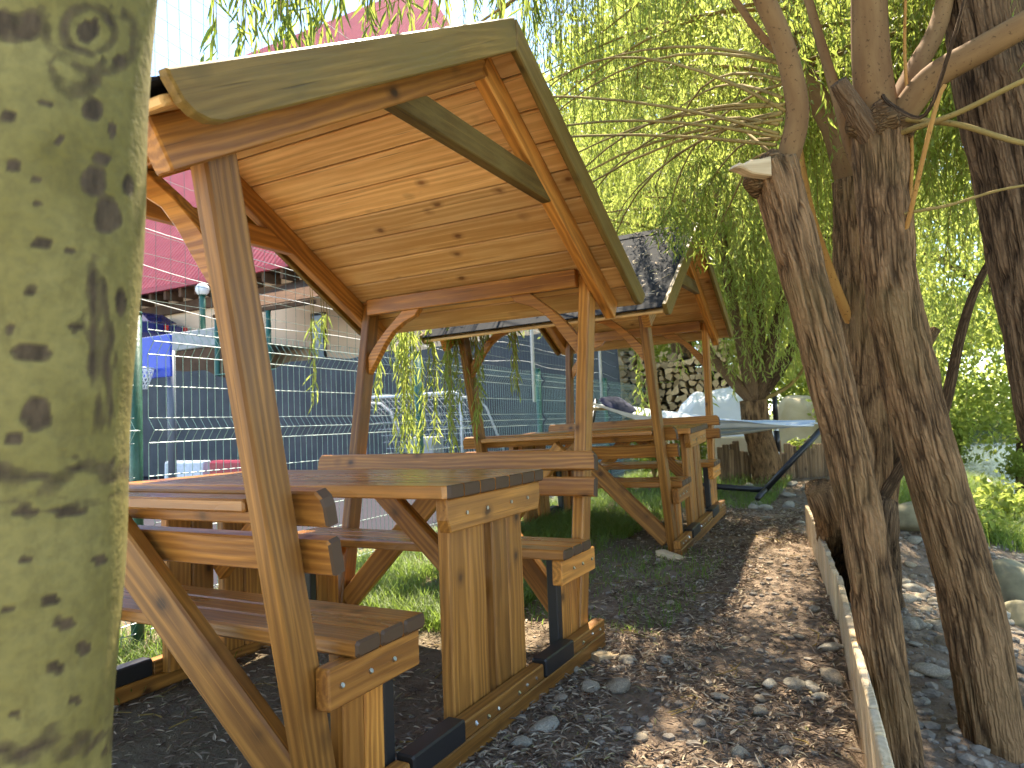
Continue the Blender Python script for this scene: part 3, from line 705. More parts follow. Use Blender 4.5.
# C crown: upright branches behind, long curtain to the left
hC=dep(790,60,4.0); cr=Crown(); L_=[]
def keepC(p): 
    z=p[:,2]; return (z>1.9)&~((p[:,1]<4.7)&(p[:,0]<.35)&(z<2.75))&~((p[:,0]<-.3)&((p[:,1]<3.4)|((p[:,1]<4.6)&(z<3.1))))
for k in range(22):
    az=R(random.uniform(20,190)); L_.append((hC+V3((0,0,random.uniform(-.6,1.2))),(math.cos(az),math.sin(az),0),random.uniform(1.4,3.2),random.uniform(.4,1.6),random.uniform(.4,1.2)))
limbs_with_strands(tC,cr,L_,keepC,(.5,1.6),36,.013,step=.024,ll=(.045,.08),lw=.09)
cr.build('crown',[M['leaf2'],M['twig']],tC)
hD=dep(955,-140,2.85); cr=Crown(); L_=[]
def keepD(p): return (p[:,2]>2.2)|((p[:,1]>2.6)&(p[:,2]>.9)&(p[:,0]>1.5))
for k in range(24):
    az=R(random.uniform(-10,115)); L_.append((hD+V3((0,0,random.uniform(-.4,.8))),(math.cos(az),math.sin(az),0),random.uniform(1.2,3.2),random.uniform(.1,1.0),random.uniform(.5,1.4)))
limbs_with_strands(tD,cr,L_,keepD,(.6,1.9),20,.014,step=.028,ll=(.05,.085),lw=.09)
cr.build('crown',[M['leaf'],M['twig']],tD)

# hanging strands between the shelters (belong to the canopy of the thick willow)
cr=Crown()
def hang(px,y0,y1,d,n,w=10,ll=(.06,.115),top=3.3):
    for k in range(n):
        x=px+random.uniform(-w,w); a=dep(x,y0,d+random.uniform(-.15,.15)); e=dep(x,y1+random.uniform(-14,6),d)
        cr.strand((a.x,a.y,a.z),(random.uniform(-1,1),random.uniform(-1,1)),max(.1,(a.z-e.z)),.04,step=.021,ll=ll,lw=.06,spread=.5,stem=.002,fine=True)
        b_.tube([(a.x,a.y,a.z-.02),(a.x+.01,a.y-.02,a.z+.2),(a.x,a.y-.05,max(3.45,a.z+.4))],.0025,5)
b_=MB()
for args in ((400,328,455,4.7,5,9),(410,328,450,4.75,4,9),(425,325,445,4.8,4,5),(379,335,398,4.6,3,3),(448,325,445,4.85,4,4),(452,325,400,4.9,4,8),(472,320,430,4.9,4,5),(470,322,385,4.9,4,10),(513,318,396,5.0,3,4),(505,315,345,5.0,3,10),(313,318,400,4.4,2,2),(325,312,345,4.4,3,5),(480,318,350,4.95,4,14),(390,325,360,4.7,4,14)): hang(*args)
cr.build('hanging_strands',[M['leaf2'],M['twig']],tB)
b_.tube([hB,dep(700,-120,3.4),dep(520,-190,4.0),V3((-.9,1.9,3.5)),V3((-1.6,2.0,3.45)),V3((-2.1,2.1,3.4))],[.03,.026,.022,.018,.012,.008],8)
b_.build('branches',M['twig'],tB,True)
# dark strands over the near fascia
cr=Crown(); b_=MB()
for args in ((205,-60,52,2.2,2,8),(243,-60,58,2.3,4,10),(275,-60,60,2.4,6,14),(295,-60,50,2.4,6,14),(330,-60,40,2.5,6,18),(380,-60,34,2.6,7,25),(430,-60,22,2.7,7,25),(490,-60,18,2.8,6,20),(530,-60,40,3.0,6,15)): hang(*args)
for args in ((455,-70,22,4.6,6,22),(500,-70,22,4.6,7,22),(535,-70,70,4.6,10,14),(548,-70,110,4.9,10,12),(565,-70,140,5.2,10,12),(580,-70,175,5.0,10,14),(600,-70,200,5.3,12,14),(622,-70,215,5.5,12,16),(645,-70,225,5.7,10,18),(560,-70,90,4.4,6,20),(600,-70,120,4.6,6,25)): hang(*args,ll=(.05,.085))
cr.build('hanging_strands',[M['leaf'],M['twig']],tB); b_.build('branches',M['twig'],tB,True)

# far willow with pollarded head behind the hammock
Fb=gz(768,478,.22); fd=9.0*1.0
fdp=float(np.dot(np.array(Fb)-CAM,_fw))
F_=[Fb+V3((0,0,-.15)),Fb+V3((0,0,.1)),dep(757,430,fdp),dep(753,400,fdp)]
tF=willow('willow_tree',F_,[.22,.165,.15,.15],'pollarded willow beyond the hammock with limbs fanning from a low head',seed=51,seg=48,depth=.016)
hF=dep(755,402,fdp); cr=Crown(); L_=[]
for (px,py,dd) in ((700,330,0),(725,260,-.3),(750,230,.3),(790,260,-.2),(815,300,.4),(765,180,0)):
    limb(tF,[hF,hF.lerp(dep(px,py,fdp+dd),.5)+V3((0,0,-.1)),dep(px,py,fdp+dd),dep(px+(px-755)*.5,py-150,fdp+dd)],.085,.035,'bark_dark',10)
    L_+= [(dep(px,py,fdp+dd),(random.uniform(-1,1),random.uniform(-1,1),0),random.uniform(1,2),random.uniform(1.0,2.6),random.uniform(.3,.8)) for _ in range(3)]
limb(tF,[hF,dep(790,385,fdp),dep(820,345,fdp-.3)],.03,.012,'twig',8)
def keepF(p): return (p[:,2]>np.where(p[:,0]<-.55,2.15,1.35))&~((p[:,1]<5.2))
for k in range(40):
    az=random.uniform(0,2*math.pi); L_.append((hF+V3((0,0,random.uniform(.8,4.6))),(math.cos(az),math.sin(az),0),random.uniform(1.2,3.8),random.uniform(.8,2.4),random.uniform(.5,1.4)))
limbs_with_strands(tF,cr,L_,keepF,(.9,2.6),20,.028,step=.036,ll=(.06,.11),lw=.09)
for (px,y0,y1,n_) in ((634,330,425,5),(646,325,400,2),(672,335,375,2),(690,335,365,2),(700,325,420,2),(735,330,400,3)):
    for k in range(n_):
        x_=px+random.uniform(-7,7); d_=fdp+random.uniform(-.3,.3); a=dep(x_,y0-60,d_); e=dep(x_,y1+random.uniform(-15,5),d_)
        cr.strand(a,(random.uniform(-1,1),random.uniform(-1,1)),a.z-e.z,.05,step=.035,ll=(.08,.13),lw=.11)
cr.build('crown',[M['leaf2'],M['twig']],tF)

# willow behind the woodpile
W_=[V3((-2.3,11.9,.1)),V3((-2.25,11.9,1.2)),V3((-2.4,12.0,2.6)),V3((-2.2,11.9,4.2))]
tW=willow('willow_tree',W_,[.26,.22,.20,.15],'tall weeping willow standing behind the woodpile, its crown above the far shelter roof',seed=77,seg=40,depth=.016)
cr=Crown(); L_=[]
def keepW(p): return p[:,2]>np.where(p[:,0]<-3.2,3.2,2.7)
for k in range(64):
    az=random.uniform(0,2*math.pi); L_.append((V3((-2.25,11.9,random.uniform(2.8,5.6))),(math.cos(az),math.sin(az),0),random.uniform(1.2,3.9),random.uniform(1.0,3.6),random.uniform(.4,1.6)))
limbs_with_strands(tW,cr,L_,keepW,(.9,2.6),18,.035,step=.05,ll=(.09,.15),lw=.10)
cr.build('crown',[M['leaf2'],M['twig']],tW)
# background trees
def bgtree(base, H, rad, label, n, mat='leaf3', lsz=(.12,.22), clumps=26, low=.25):
    r=empty('broadleaf_tree',base,label,'tree','trees beyond the river')
    base=V3(base); b=MB(); b.tube(catmull([base+V3((0,0,-.4)),base+V3((.1,0,H*.3)),base+V3((-.1,.1,H*.75))],5),list(np.linspace(.05*rad+.08,.05,11)),10)
    for k in range(7):
        a=random.uniform(0,6.28); z=random.uniform(.25,.6)*H; b.tube([base+V3((0,0,z)),base+V3((math.cos(a)*rad*.4,math.sin(a)*rad*.4,z+.12*H)),base+V3((math.cos(a)*rad*.75,math.sin(a)*rad*.75,z+.2*H))],[.09,.06,.03],6)
    b.build('trunk',M['bark_dark'],r,True); c=Crown()
    for k in range(clumps):
        a=random.uniform(0,6.28); zz=low+(1-low)*random.random(); rr=rad*math.sqrt(random.random())*math.sin(math.pi*min(.95,max(.12,(zz-low)/(1-low)*.85+.12)))
        q=base+V3((math.cos(a)*rr,math.sin(a)*rr,zz*H)); c.blob(q,(rad*.33,rad*.33,rad*.24),n//clumps,lsz,.28)
    c.build('crown',[M[mat],M['twig']],r); return r
bgtree((-.1,16.5,.1),5.0,2.4,'low spreading tree just behind the palisade and the far willow',9000,'leaf2',(.08,.14),low=.06)
bgtree((3.4,14.0,-.6),9.5,3.2,'bushy green tree on the bank just past the dark right trunk',20000,'leaf2',(.09,.16),clumps=40,low=.12)
bgtree((6.0,10.5,-.5),8.5,3.0,'tall green tree nearest to the river behind the right trunks',16000,'leaf3',(.09,.16),clumps=36,low=.12)
bgtree((1.2,23,-.5),15,4.6,'sunlit tree upstream seen between the willow stems',18000,'leaf2',(.16,.28),clumps=44,low=.08)
bgtree((-2.9,17.5,.2),14,4.2,'tall tree rising behind the woodpile and the far willow',24000,'leaf2',(.13,.24),clumps=52,low=.12)
bgtree((-7.0,27,.3),20,6.0,'large pale green tree behind the far shelter roof',20000,'leaf2',(.24,.42),clumps=50,low=.12)
bgtree((8,42,.5),11,5.5,'broad tree on the opposite river bank',7000,'leaf3',(.25,.4),low=.05)
bgtree((18,38,.5),11,5.5,'rounded tree farther right on the opposite river bank',7000,'leaf3',(.25,.4),low=.05)
bgtree((-3,46,.5),13,6,'dark tree at the bend of the river',7000,'leaf3',(.25,.4),low=.05)
bgtree((3.0,40,.4),6,4.5,'low thicket of sunlit trees across the water',6000,'leaf2',(.25,.4),low=.02)
bgtree((12.5,40,.4),6,5,'low dark thicket across the water at the right edge',6000,'leaf3',(.25,.4),low=.02)

# ------------------------------------------------------------------ foreground poplar
Pt=dep(37,0,.80); Pb=dep(-10,768,.80); ax=(Pt-Pb); PR=.122
base=Pb-ax*(Pb.z/ax.z)*1.0; base.z=-.05
topP=Pb+ax*((4.6-Pb.z)/ax.z)
tP=empty('poplar_tree',tuple(base),'blurred olive trunk with dark scars filling the left side, close to the lens','tree')
marks=[(92,110,14,13),(103,158,12,9),(93,180,16,19),(107,216,16,22),(40,243,15,7),(76,327,9,6),(32,352,25,11),(36,414,17,20),(30,290,12,5),(66,512,24,8),(25,512,16,7),(25,560,10,7),(50,601,13,7),(65,623,15,7),(84,648,11,8),(55,668,12,7),(45,104,12,5),(34,181,11,4),(14,166,9,9),(8,116,10,7),(36,205,8,4),(10,330,8,4),(120,300,7,20),(128,185,8,14),(14,440,12,8),(8,610,8,5),(100,560,10,6),(15,715,10,6),(75,700,8,5),(120,60,9,8),(60,140,6,4),(70,250,8,4),(112,130,5,10)]
zs=np.concatenate([np.linspace(-.05,.45,25),np.arange(.47,1.65,.006),np.linspace(1.7,4.6,50)]); seg=260
axn=ax.normalized(); e1=V3((1,0,0)); e1=(e1-axn*e1.dot(axn)).normalized(); e2=axn.cross(e1)
vs=np.empty((len(zs),seg,3)); gg=np.empty_like(vs); mk=np.zeros((len(zs),seg))
th=np.linspace(0,2*np.pi,seg,endpoint=False)
for i,z in enumerate(zs):
    c=Pb+ax*((z-Pb.z)/ax.z); rr=PR*(1.02-.02*z)+.002*math.sin(z*17)
    if z>1.7: rr=PR*.986-(z-1.7)*.016
    for a in (0,1,2): vs[i,:,a]=c[a]+(e1[a]*np.cos(th)+e2[a]*np.sin(th))*rr
    gg[i,:,0]=z; gg[i,:,1]=np.cos(th)*rr; gg[i,:,2]=np.sin(th)*rr
dd=vs-CAM; zc=dd@_fw; px=512+FPX*(dd@_rt)/zc; py=384-FPX*(dd@_up)/zc
front=((vs-np.array([[list(Pb+ax*((z-Pb.z)/ax.z))] for z in zs]))*(CAM-vs)).sum(-1)>0
NZ=np.array([[mnoise.noise(V3(vs[i,j])*38)*.6+mnoise.noise(V3(vs[i,j])*95)*.4 for j in range(seg)] for i in range(len(zs))])
NS=np.array([[mnoise.noise(V3((vs[i,j,0]*120,vs[i,j,1]*120,vs[i,j,2]*26)))for j in range(seg)] for i in range(len(zs))])
NH=np.array([[mnoise.noise(V3((vs[i,j,0]*30,vs[i,j,1]*30,vs[i,j,2]*150+4*mnoise.noise(V3(vs[i,j])*20))))for j in range(seg)] for i in range(len(zs))])
def soft(d,a=.7,b=1.2): return 1-ss(d+NZ*.5,a,b)
for (mx,my,rx,ry) in marks: mk=np.maximum(mk, soft(np.hypot((px-mx)/rx,(py-my)/ry)*1.12)*.85)
ed=np.hypot((px-88)/1.15,(py-30))+NZ*7; ang=np.arctan2(py-30,px-88)
mk=np.maximum(mk, soft(ed/9)*1.0); mk=np.maximum(mk, np.exp(-((ed-22)/6)**2)*(.7+NZ*.5)); mk=np.maximum(mk,np.exp(-((ed-41-6*np.sin(ang*2))/7)**2)*(.5+NZ*.6)*(py>5))
mk=np.maximum(mk, soft(np.hypot((px-16)/38,(py-24)/17))*(.75+NS*.3)); mk=np.maximum(mk, np.exp(-((np.hypot((px-78)/1,(py-58)/1.4)-24+NZ*8)/7)**2)*(.65+NZ*.4)*(py>58))
mk=np.maximum(mk, soft(np.hypot((px-97-6*np.sin(py*.02))/17,(py-350)/98))*(.55+NS*.7))
mk=np.maximum(mk, np.exp(-((py-473-7*np.sin(px*.05)+NZ*14)/14)**2)*(.55+NH*.7))
mk=np.maximum(mk, np.exp(-((py-499-5*np.sin(px*.08+1)+NZ*8)/6)**2)*(.35+NZ*.3))
mk=np.maximum(mk, np.exp(-((py-746-.12*(60-px)+NZ*14)/18)**2)*(.55+NH*.7))
mk=np.where(front,np.clip(mk,0,1),0)
I=np.arange(len(zs)*seg).reshape(len(zs),seg); J=np.roll(I,-1,1)
quadmesh('trunk',vs.reshape(-1,3),np.stack([I[:-1],J[:-1],J[1:],I[1:]],-1).reshape(-1,4),[M['poplar']],None,mk.ravel(),gg.reshape(-1,3),tP,True)
c=Crown(); b=MB()
for k in range(20):
    a=random.uniform(0,6.28); q=topP+V3((math.cos(a)*random.uniform(.3,1.5),math.sin(a)*random.uniform(.3,1.5),random.uniform(-.5,1.6))); b.tube([topP+V3((0,0,-.9)),topP.lerp(q,.5)+V3((0,0,-.1)),q],[.04,.025,.01],6)
    c.blob(q,(.42,.42,.3),110,(.06,.09),.4)
b.build('branches',M['limb'],tP,True); c.build('crown',[M['leaf'],M['twig']],tP)

# ------------------------------------------------------------------ board edging
def edging(y0,y1,dx,h1,label,n):
    r=empty('board_edging',(float(xw((y0+y1)/2))+dx,(y0+y1)/2,0),label,'edging board','board edging beside the path')
    b=MB(); q0=V3((float(xw(y0))+dx,y0,0)); q1=V3((float(xw(y1))+dx,y1,0))
    for i in range(n):
        a=q0.lerp(q1,i/n); e=q0.lerp(q1,(i+1)/n); 
        zb=gh(a.x-.1,a.y)-.12; zt=zb+.12+h1+random.uniform(-.006,.006); m_=(a+e)/2; d=(e-a); wdt=d.length-.003
        b.board((m_.x,m_.y,zb),(m_.x,m_.y,zt),wdt,.024,d,.004)
    b.build('boards',M['raw'],r)
    b=MB()
    zc=gh(q0.x-.1,q0.y); b.board((q0.x+.026,q0.y,zc+h1*.2),(q1.x+.026,q1.y,gh(q1.x-.1,q1.y)+h1*.2),.05,.022,(0,0,1)); b.build('rail',M['raw'],r)
edging(-1.6,1.50,.01,.22,'nearer run of pale upright boards edging the path',21)
edging(1.52,3.30,.0,.21,'farther run of pale upright boards below the leaning willow',11)

# ------------------------------------------------------------------ stones
smesh=[]
for k in range(8):
    bm=bmesh.new(); bmesh.ops.create_icosphere(bm,subdivisions=3,radius=1); sx=(random.uniform(.8,1.2),random.uniform(.6,.95),random.uniform(.42,.68))
    for v in bm.verts:
        d=1+.28*mnoise.noise(v.co*1.1+V3((k*7,0,0)))+.07*mnoise.noise(v.co*3.3+V3((0,k*5,0))); v.co=V3((v.co.x*sx[0]*d,v.co.y*sx[1]*d,v.co.z*sx[2]*d))
    me=bpy.data.meshes.new('stone'); bm.to_mesh(me); bm.free(); me.materials.append(M['stone']); me.polygons.foreach_set('use_smooth',np.ones(len(me.polygons),bool)); smesh.append(me)
def put_stone(x,y,s,label,group,sink=.25,name='stone',mat=None):
    o=link(name,random.choice(smesh)); o.location=(x,y,gh(x,y)+s*(.5-sink)); o.rotation_euler=(random.uniform(-.3,.3),random.uniform(-.3,.3),random.uniform(0,6.28)); o.scale=(s,s*random.uniform(.8,1.1),s*random.uniform(.7,1))
    return tag(o,label,'stone',group)
spots=[(628,662,.042,'pale stone'),(618,690,.05,'x'),(666,662,.03,''),(672,606,.03,''),(833,680,.06,''),(770,688,.035,''),(795,690,.045,''),(812,692,.04,''),(745,640,.03,''),(600,655,.03,''),(575,670,.03,''),(590,690,.04,''),(560,700,.03,''),(545,730,.05,''),(760,700,.03,''),(830,650,.05,''),(820,700,.03,''),(760,715,.03,''),(700,625,.022,''),(690,650,.02,''),(640,600,.02,''),(720,700,.03,''),(655,590,.025,''),(735,590,.02,''),(770,560,.02,''),(700,725,.025,''),(640,740,.03,''),(800,640,.03,''),(815,610,.03,''),(785,755,.03,''),(700,580,.025,''),(800,525,.04,''),(765,520,.035,''),(660,560,.03,''),(675,545,.03,''),(590,720,.02,''),(520,745,.035,''),(740,755,.03,''),(680,690,.02,'')]
for (px_,py_,s_,_l) in spots:
    g=gz(px_,py_,.0+.03); g=gz(px_,py_,gh(g.x,g.y)); put_stone(g.x,g.y,s_,'grey rounded stone half sunk in the leaf litter of the path','loose stones on the path')
n=0
while n<285:
    y=random.uniform(-.6,5.0); x=float(xw(y))+.08+random.uniform(0,1.15)**1.0; s_=random.choice((.025,.03,.035,.04,.045,.055,.075))*random.uniform(.7,1.2)
    if any(math.hypot(x-p.x,y-p.y)<.16 for p in (A0,B0,Cb)): continue
    put_stone(x,y,s_,'grey river stone packed behind the board edging','river stones behind the board edging',.35); n+=1
n=0
for k in range(26):
    g=gz(random.uniform(745,860),random.uniform(476,492),.26); put_stone(g.x,g.y,random.uniform(.04,.09),'pale stone at the end of the path by the palisade','stones at the end of the path')
def boulder(px,py,d,s,label,sz=(1,1,.8)):
    bm=bmesh.new(); bmesh.ops.create_icosphere(bm,subdivisions=4,radius=1)
    for v in bm.verts:
        f=1+.25*mnoise.noise(v.co*1.0+V3((px,0,0)))+.05*mnoise.noise(v.co*4); v.co=V3((v.co.x*f*sz[0],v.co.y*f*sz[1],v.co.z*f*sz[2]))*s
    me=bpy.data.meshes.new('boulder'); bm.to_mesh(me); bm.free(); me.materials.append(M['boulder']); me.polygons.foreach_set('use_smooth',np.ones(len(me.polygons),bool))
    o=link('boulder',me); o.location=dep(px,py,d); tag(o,label,'boulder')
boulder(1012,588,4.6,.22,'large tan boulder right of the thick willow')
boulder(1030,625,4.2,.17,'smaller tan boulder in front of the large one at the right edge')
boulder(912,516,5.4,.20,'flat mossy boulder seen between the two willow stems',(1.3,.9,.55))

# pebbles (uncountable), litter, grass
bm=bmesh.new(); bmesh.ops.create_icosphere(bm,subdivisions=1,radius=1); iv=np.array([v.co[:] for v in bm.verts]); it=np.array([[v.index for v in f.verts] for f in bm.faces]); bm.free()
Pv=[];Pf=[];k=0
for i in range(5200):
    y=-1.2+9*random.random()**1.6; w_=float(xw(y))
    x=random.uniform(-.4,w_-.02) if random.random()<.25 else w_+.06+random.random()*1.35
    s_=.006+.016*random.random()**2; 
    if x>w_: s_*=1.5
    Pv.append(iv*np.array([s_*random.uniform(.8,1.4),s_,s_*.6])+np.array([x,y,gh(x,y)+s_*.15])); Pf.append(it+k); k+=len(iv)
me=bpy.data.meshes.new('pebbles'); me.from_pydata(np.concatenate(Pv).tolist(),[],np.concatenate(Pf).tolist()); me.materials.append(plain('pebble',(.24,.20,.155),.85,0,.6,25)); tag(link('pebbles',me),'small grey pebbles strewn through the soil','pebbles',kind='stuff')
def scatter_leaves(n, region):
    P=[]
    while len(P)<n:
        x,y=region()
        P.append((x,y,gh(x,y)+random.uniform(.002,.014)))
    P=np.array(P); m_=len(P); a=rng.uniform(0,6.28,m_); tilt=rng.normal(0,.28,m_)
    ax_=unit(np.stack([np.cos(a),np.sin(a),tilt],1)); nr=unit(np.stack([rng.normal(0,.3,m_),rng.normal(0,.3,m_),np.ones(m_)],1)); nr=unit(nr-ax_*np.sum(nr*ax_,1,keepdims=True))
    le=rng.uniform(.008,.05,m_); v,q,k_=leaves(P,ax_,le,le*rng.uniform(.05,.13,m_),nr,True)
    return v,q,np.repeat(rng.random(m_),k_)
def regA():
    y=-1.5+9.5*random.random()**1.7; w_=float(xw(y)); return random.uniform(-2.1,w_+(.9 if random.random()<.15 else -.02)),y
def regB():
    while True:
        y=-1.4+6*random.random()**1.5; x=random.uniform(-.2,float(xw(y))-.02)
        if mnoise.noise(V3((x*2.2,y*2.2,5)))>-.1: return x,y
v1,q1,r1=scatter_leaves(34000,regA); v2,q2,r2=scatter_leaves(26000,regB)
tag(quadmesh('fallen_leaves',np.concatenate([v1,v2]),np.concatenate([q1,q2+len(v1)]),[M['litter']],None,np.concatenate([r1,r2])),'brown and straw coloured willow leaves littering the ground','fallen leaves',kind='stuff')
b=MB()
for k in range(260):
    x,y=regA(); a=random.uniform(0,3.14); l=random.uniform(.04,.22); z=gh(x,y)+.008; b.tube([(x,y,z),(x+math.cos(a)*l*.5,y+math.sin(a)*l*.5,z+.01*random.random()),(x+math.cos(a+.3)*l,y+math.sin(a+.3)*l,z)],random.uniform(.0012,.003),5)
tag(b.build('fallen_twigs',M['twig']),'thin dry twigs lying in the litter','fallen twigs',kind='stuff')
def grass(name, n, region, hgt, label, mat='grass', dens=None):
    P=[]; 
    while len(P)<n:
        x,y=region(); d=mnoise.noise(V3((x*2.1,y*2.1,9)))+.6*mnoise.noise(V3((x*6,y*6,2)))
        if d>random.uniform(-.55,.45): P.append((x,y,gh(x,y)-.005))
    P=np.array(P); m_=len(P); a=rng.uniform(0,6.28,m_); ln=rng.uniform(.1,.75,m_)
    ax_=unit(np.stack([np.cos(a)*ln,np.sin(a)*ln,np.ones(m_)],1)); side=np.stack([-np.sin(a),np.cos(a),np.zeros(m_)],1); L=(rng.uniform(.4,1,m_)*hgt)[:,None]; w_=(.0022+.001*rng.random(m_))[:,None]
    v=np.empty((m_,6,3)); mid=P+ax_*L*.55; tip=P+ax_*L+np.stack([np.cos(a),np.sin(a),-.35*np.ones(m_)],1)*L*.3
    v[:,0]=P-side*w_; v[:,1]=P+side*w_; v[:,2]=mid+side*w_*.8; v[:,3]=mid-side*w_*.8; v[:,4]=tip+side*w_*.12; v[:,5]=tip-side*w_*.12
    i=np.arange(m_)[:,None]*6; q=np.concatenate([np.concatenate([i,i+1,i+2,i+3],1),np.concatenate([i+3,i+2,i+4,i+5],1)])
    tag(quadmesh(name,v.reshape(-1,3),q,[M[mat]],None,np.repeat(rng.random(m_),6)),label,'grass',kind='stuff')
def rb(x0,x1,y0,y1): return lambda: (random.uniform(x0,x1),random.uniform(y0,y1))
grass('grass',26000,rb(-2.3,-.55,.75,3.6),.17,'sunlit green grass growing behind the nearest table')
grass('grass',16000,(lambda: (lambda y: (random.uniform(-2.4,-.55 if y<4.7 else .15),y))(random.uniform(3.4,8.0))),.16,'green grass around the farther table and below the hammock')
grass('grass',6000,rb(-2.2,-1.35,-1.6,.8),.12,'short grass between the wire fence and the nearest bench')
grass('grass',1500,rb(-.7,.25,1.0,2.6),.07,'sparse shaded grass between the two shelters')
grass('grass',14000,rb(.95,2.3,4.6,9.5),.28,'bright tall grass on the river bank behind the willow stems')

def bush(px,py,z,rad,n,label,mat='leaf',ls=(.05,.09),name='bush'):
    g=gz(px,py,z); r=empty(name,tuple(g),label,'bush'); c=Crown(); b=MB()
    for k in range(12):
        a=random.uniform(0,6.28); q=g+V3((math.cos(a)*rad*.6*random.random(),math.sin(a)*rad*.6*random.random(),rad*random.uniform(.5,1.5))); b.tube([g+V3((0,0,-.05)),g.lerp(q,.5)+V3((.02,0,.05)),q],[.01,.007,.003],5); c.blob(q,(rad*.45,rad*.45,rad*.4),n//12,ls,.33)
    b.build('stems',M['twig'],r); c.build('foliage',[M[mat],M['twig']],r)
bush(655,478,.25,.42,900,'leafy green bush behind the farther table end',mat='leaf3')
bush(690,478,.25,.32,700,'low dark green bush beside the palisade',mat='leaf3')
bush(985,575,-.45,.40,900,'broad leaved green plant on the bank behind the large boulder',mat='leaf2',ls=(.05,.1))
bush(1015,560,-.5,.45,800,'light green shrub leaning over the water at the right edge',mat='leaf2',ls=(.05,.1))
bush(960,470,-.35,.6,1400,'leafy bank shrub left of the river glimpse',mat='leaf3')
bush(1020,490,-.5,.38,700,'dense bank shrub at the right edge above the boulders',mat='leaf2')
bush(935,455,-.35,.7,1400,'shrub on the bank right behind the thick willow',mat='leaf2')
bush(806,470,.26,.22,600,'small yellow green plant growing in front of the palisade under the hammock',mat='leaf2')
bush(850,462,.26,.55,1100,'yellow green bush lit by sun behind the hammock stand',mat='leaf2')

# ------------------------------------------------------------------ wire fence + net
fd_=V3((-.0567,.9984,0)); FP0=V3((-2.0,.105,0))
fence=empty('wire_fence',tuple(FP0),'green welded wire fence with folded panels behind both picnic tables','fence')
def fpt(s,z,off=0): return FP0+fd_*s+V3((fd_.y,-fd_.x,0))*off+V3((0,0,z))
for k in range(-2,5):
    s=k*2.5; b=MB(); b.tube([fpt(s,-.1,0),fpt(s,1.56,0)],.029,14); b.tube([fpt(s,1.56),fpt(s,1.575)],.031,14); b.build('post',M['green'],fence,True)
    b=MB(); b.tube([fpt(s,1.2,-.055),fpt(s,3.9,-.055)],.021,12); b.build('net_pole',M['white_pipe'],fence,True)
prof=[]  # (z, offset) with three V folds
for z0 in (.12,.56,1.0,1.43):
    prof+=[(z0-.06,0),(z0,.042),(z0+.06,0)]
prof=[(.02,0)]+prof+[(1.53,0)]
hz=[]
for z0 in (.12,.56,1.0,1.43): hz+=[(z0-.06,0),(z0,.042),(z0+.06,0)]
hz+=[(.34,0),(.78,0),(1.215,0)]
for k in range(-2,4):
    b=MB(); s0=k*2.5+.04; s1=k*2.5+2.46
    for s in np.arange(s0,s1+.01,.05): b.tube([fpt(s,z,.035+o) for z,o in prof],.0021,4,cap=False,mat=1)
    for z,o in hz: b.tube([fpt(s0,z,.039+o),fpt(s1,z,.039+o)],.0027,5,cap=False)
    b.build('panel',[M['wire'],M['wireg']],fence)
nt=empty('sports_net',tuple(FP0+V3((0,0,1.6))),'tall thin ball net stretched above the green wire fence','net')
b=MB()
for s in np.arange(-5,10.01,.085):
    b.tube([fpt(s+.01*math.sin(s*9+z*2),z,-.085+.012*math.sin(s*3+z)) for z in np.arange(1.5,4.0,.4)],.0014,3,cap=False)
for z in np.arange(1.56,3.95,.11):
    b.tube([fpt(s,z+.012*math.sin(s*2.5+z*7)-.015*math.sin(math.pi*((s/2.5)%1)),-.087+.012*math.sin(s*3+z)) for s in np.arange(-5,10.01,.2)],.0014,3,cap=False)
b.build('mesh',M['net'],nt)
b=MB()
for z in (1.66,1.85,2.05,3.9):
    b.tube([fpt(s,z+.012*math.sin(s*4+z*5)-.05*math.sin(math.pi*((s/2.5)%1)),-.09) for s in np.arange(-5,10.01,.15)],.0022,4,cap=False)
b.build('rope',M['netl'],nt)

# ------------------------------------------------------------------ court side
shf=empty('shade_cloth_fence',(-8,8.55,0),'dark navy shade cloth hung along the far side of the court','shade cloth')
xs=np.arange(-18,-2.4,.12); zs_=np.linspace(0.02,1,22); Vv=[];G=[]
for x in xs:
    top=2.44+.05*math.sin(x*1.3)-.22*math.exp(-((x+11.0)/1.1)**2)-.12*math.exp(-((x+8.2)/.7)**2)+.03*math.sin(x*5)
    for t_ in zs_: Vv.append((x,8.5+.05*math.sin(x*2.1+t_*3)+.03*math.sin(x*6+t_*7),t_*top)); G.append((x,t_*2,0))
I=np.arange(len(xs)*len(zs_)).reshape(len(xs),len(zs_)); q=np.stack([I[:-1,:-1],I[1:,:-1],I[1:,1:],I[:-1,1:]],-1).reshape(-1,4)
quadmesh('cloth',Vv,q,[M['shade']],None,None,G,shf,True)
b=MB()
for x in np.arange(-17.9,-1.9,2.5): b.tube([(x,8.6,0),(x,8.6,2.35)],.03,10)
b.tube([(-18,8.6,2.3),(-2.45,8.6,2.3)],.018,8)
b.build('frame',M['green'],shf,True)
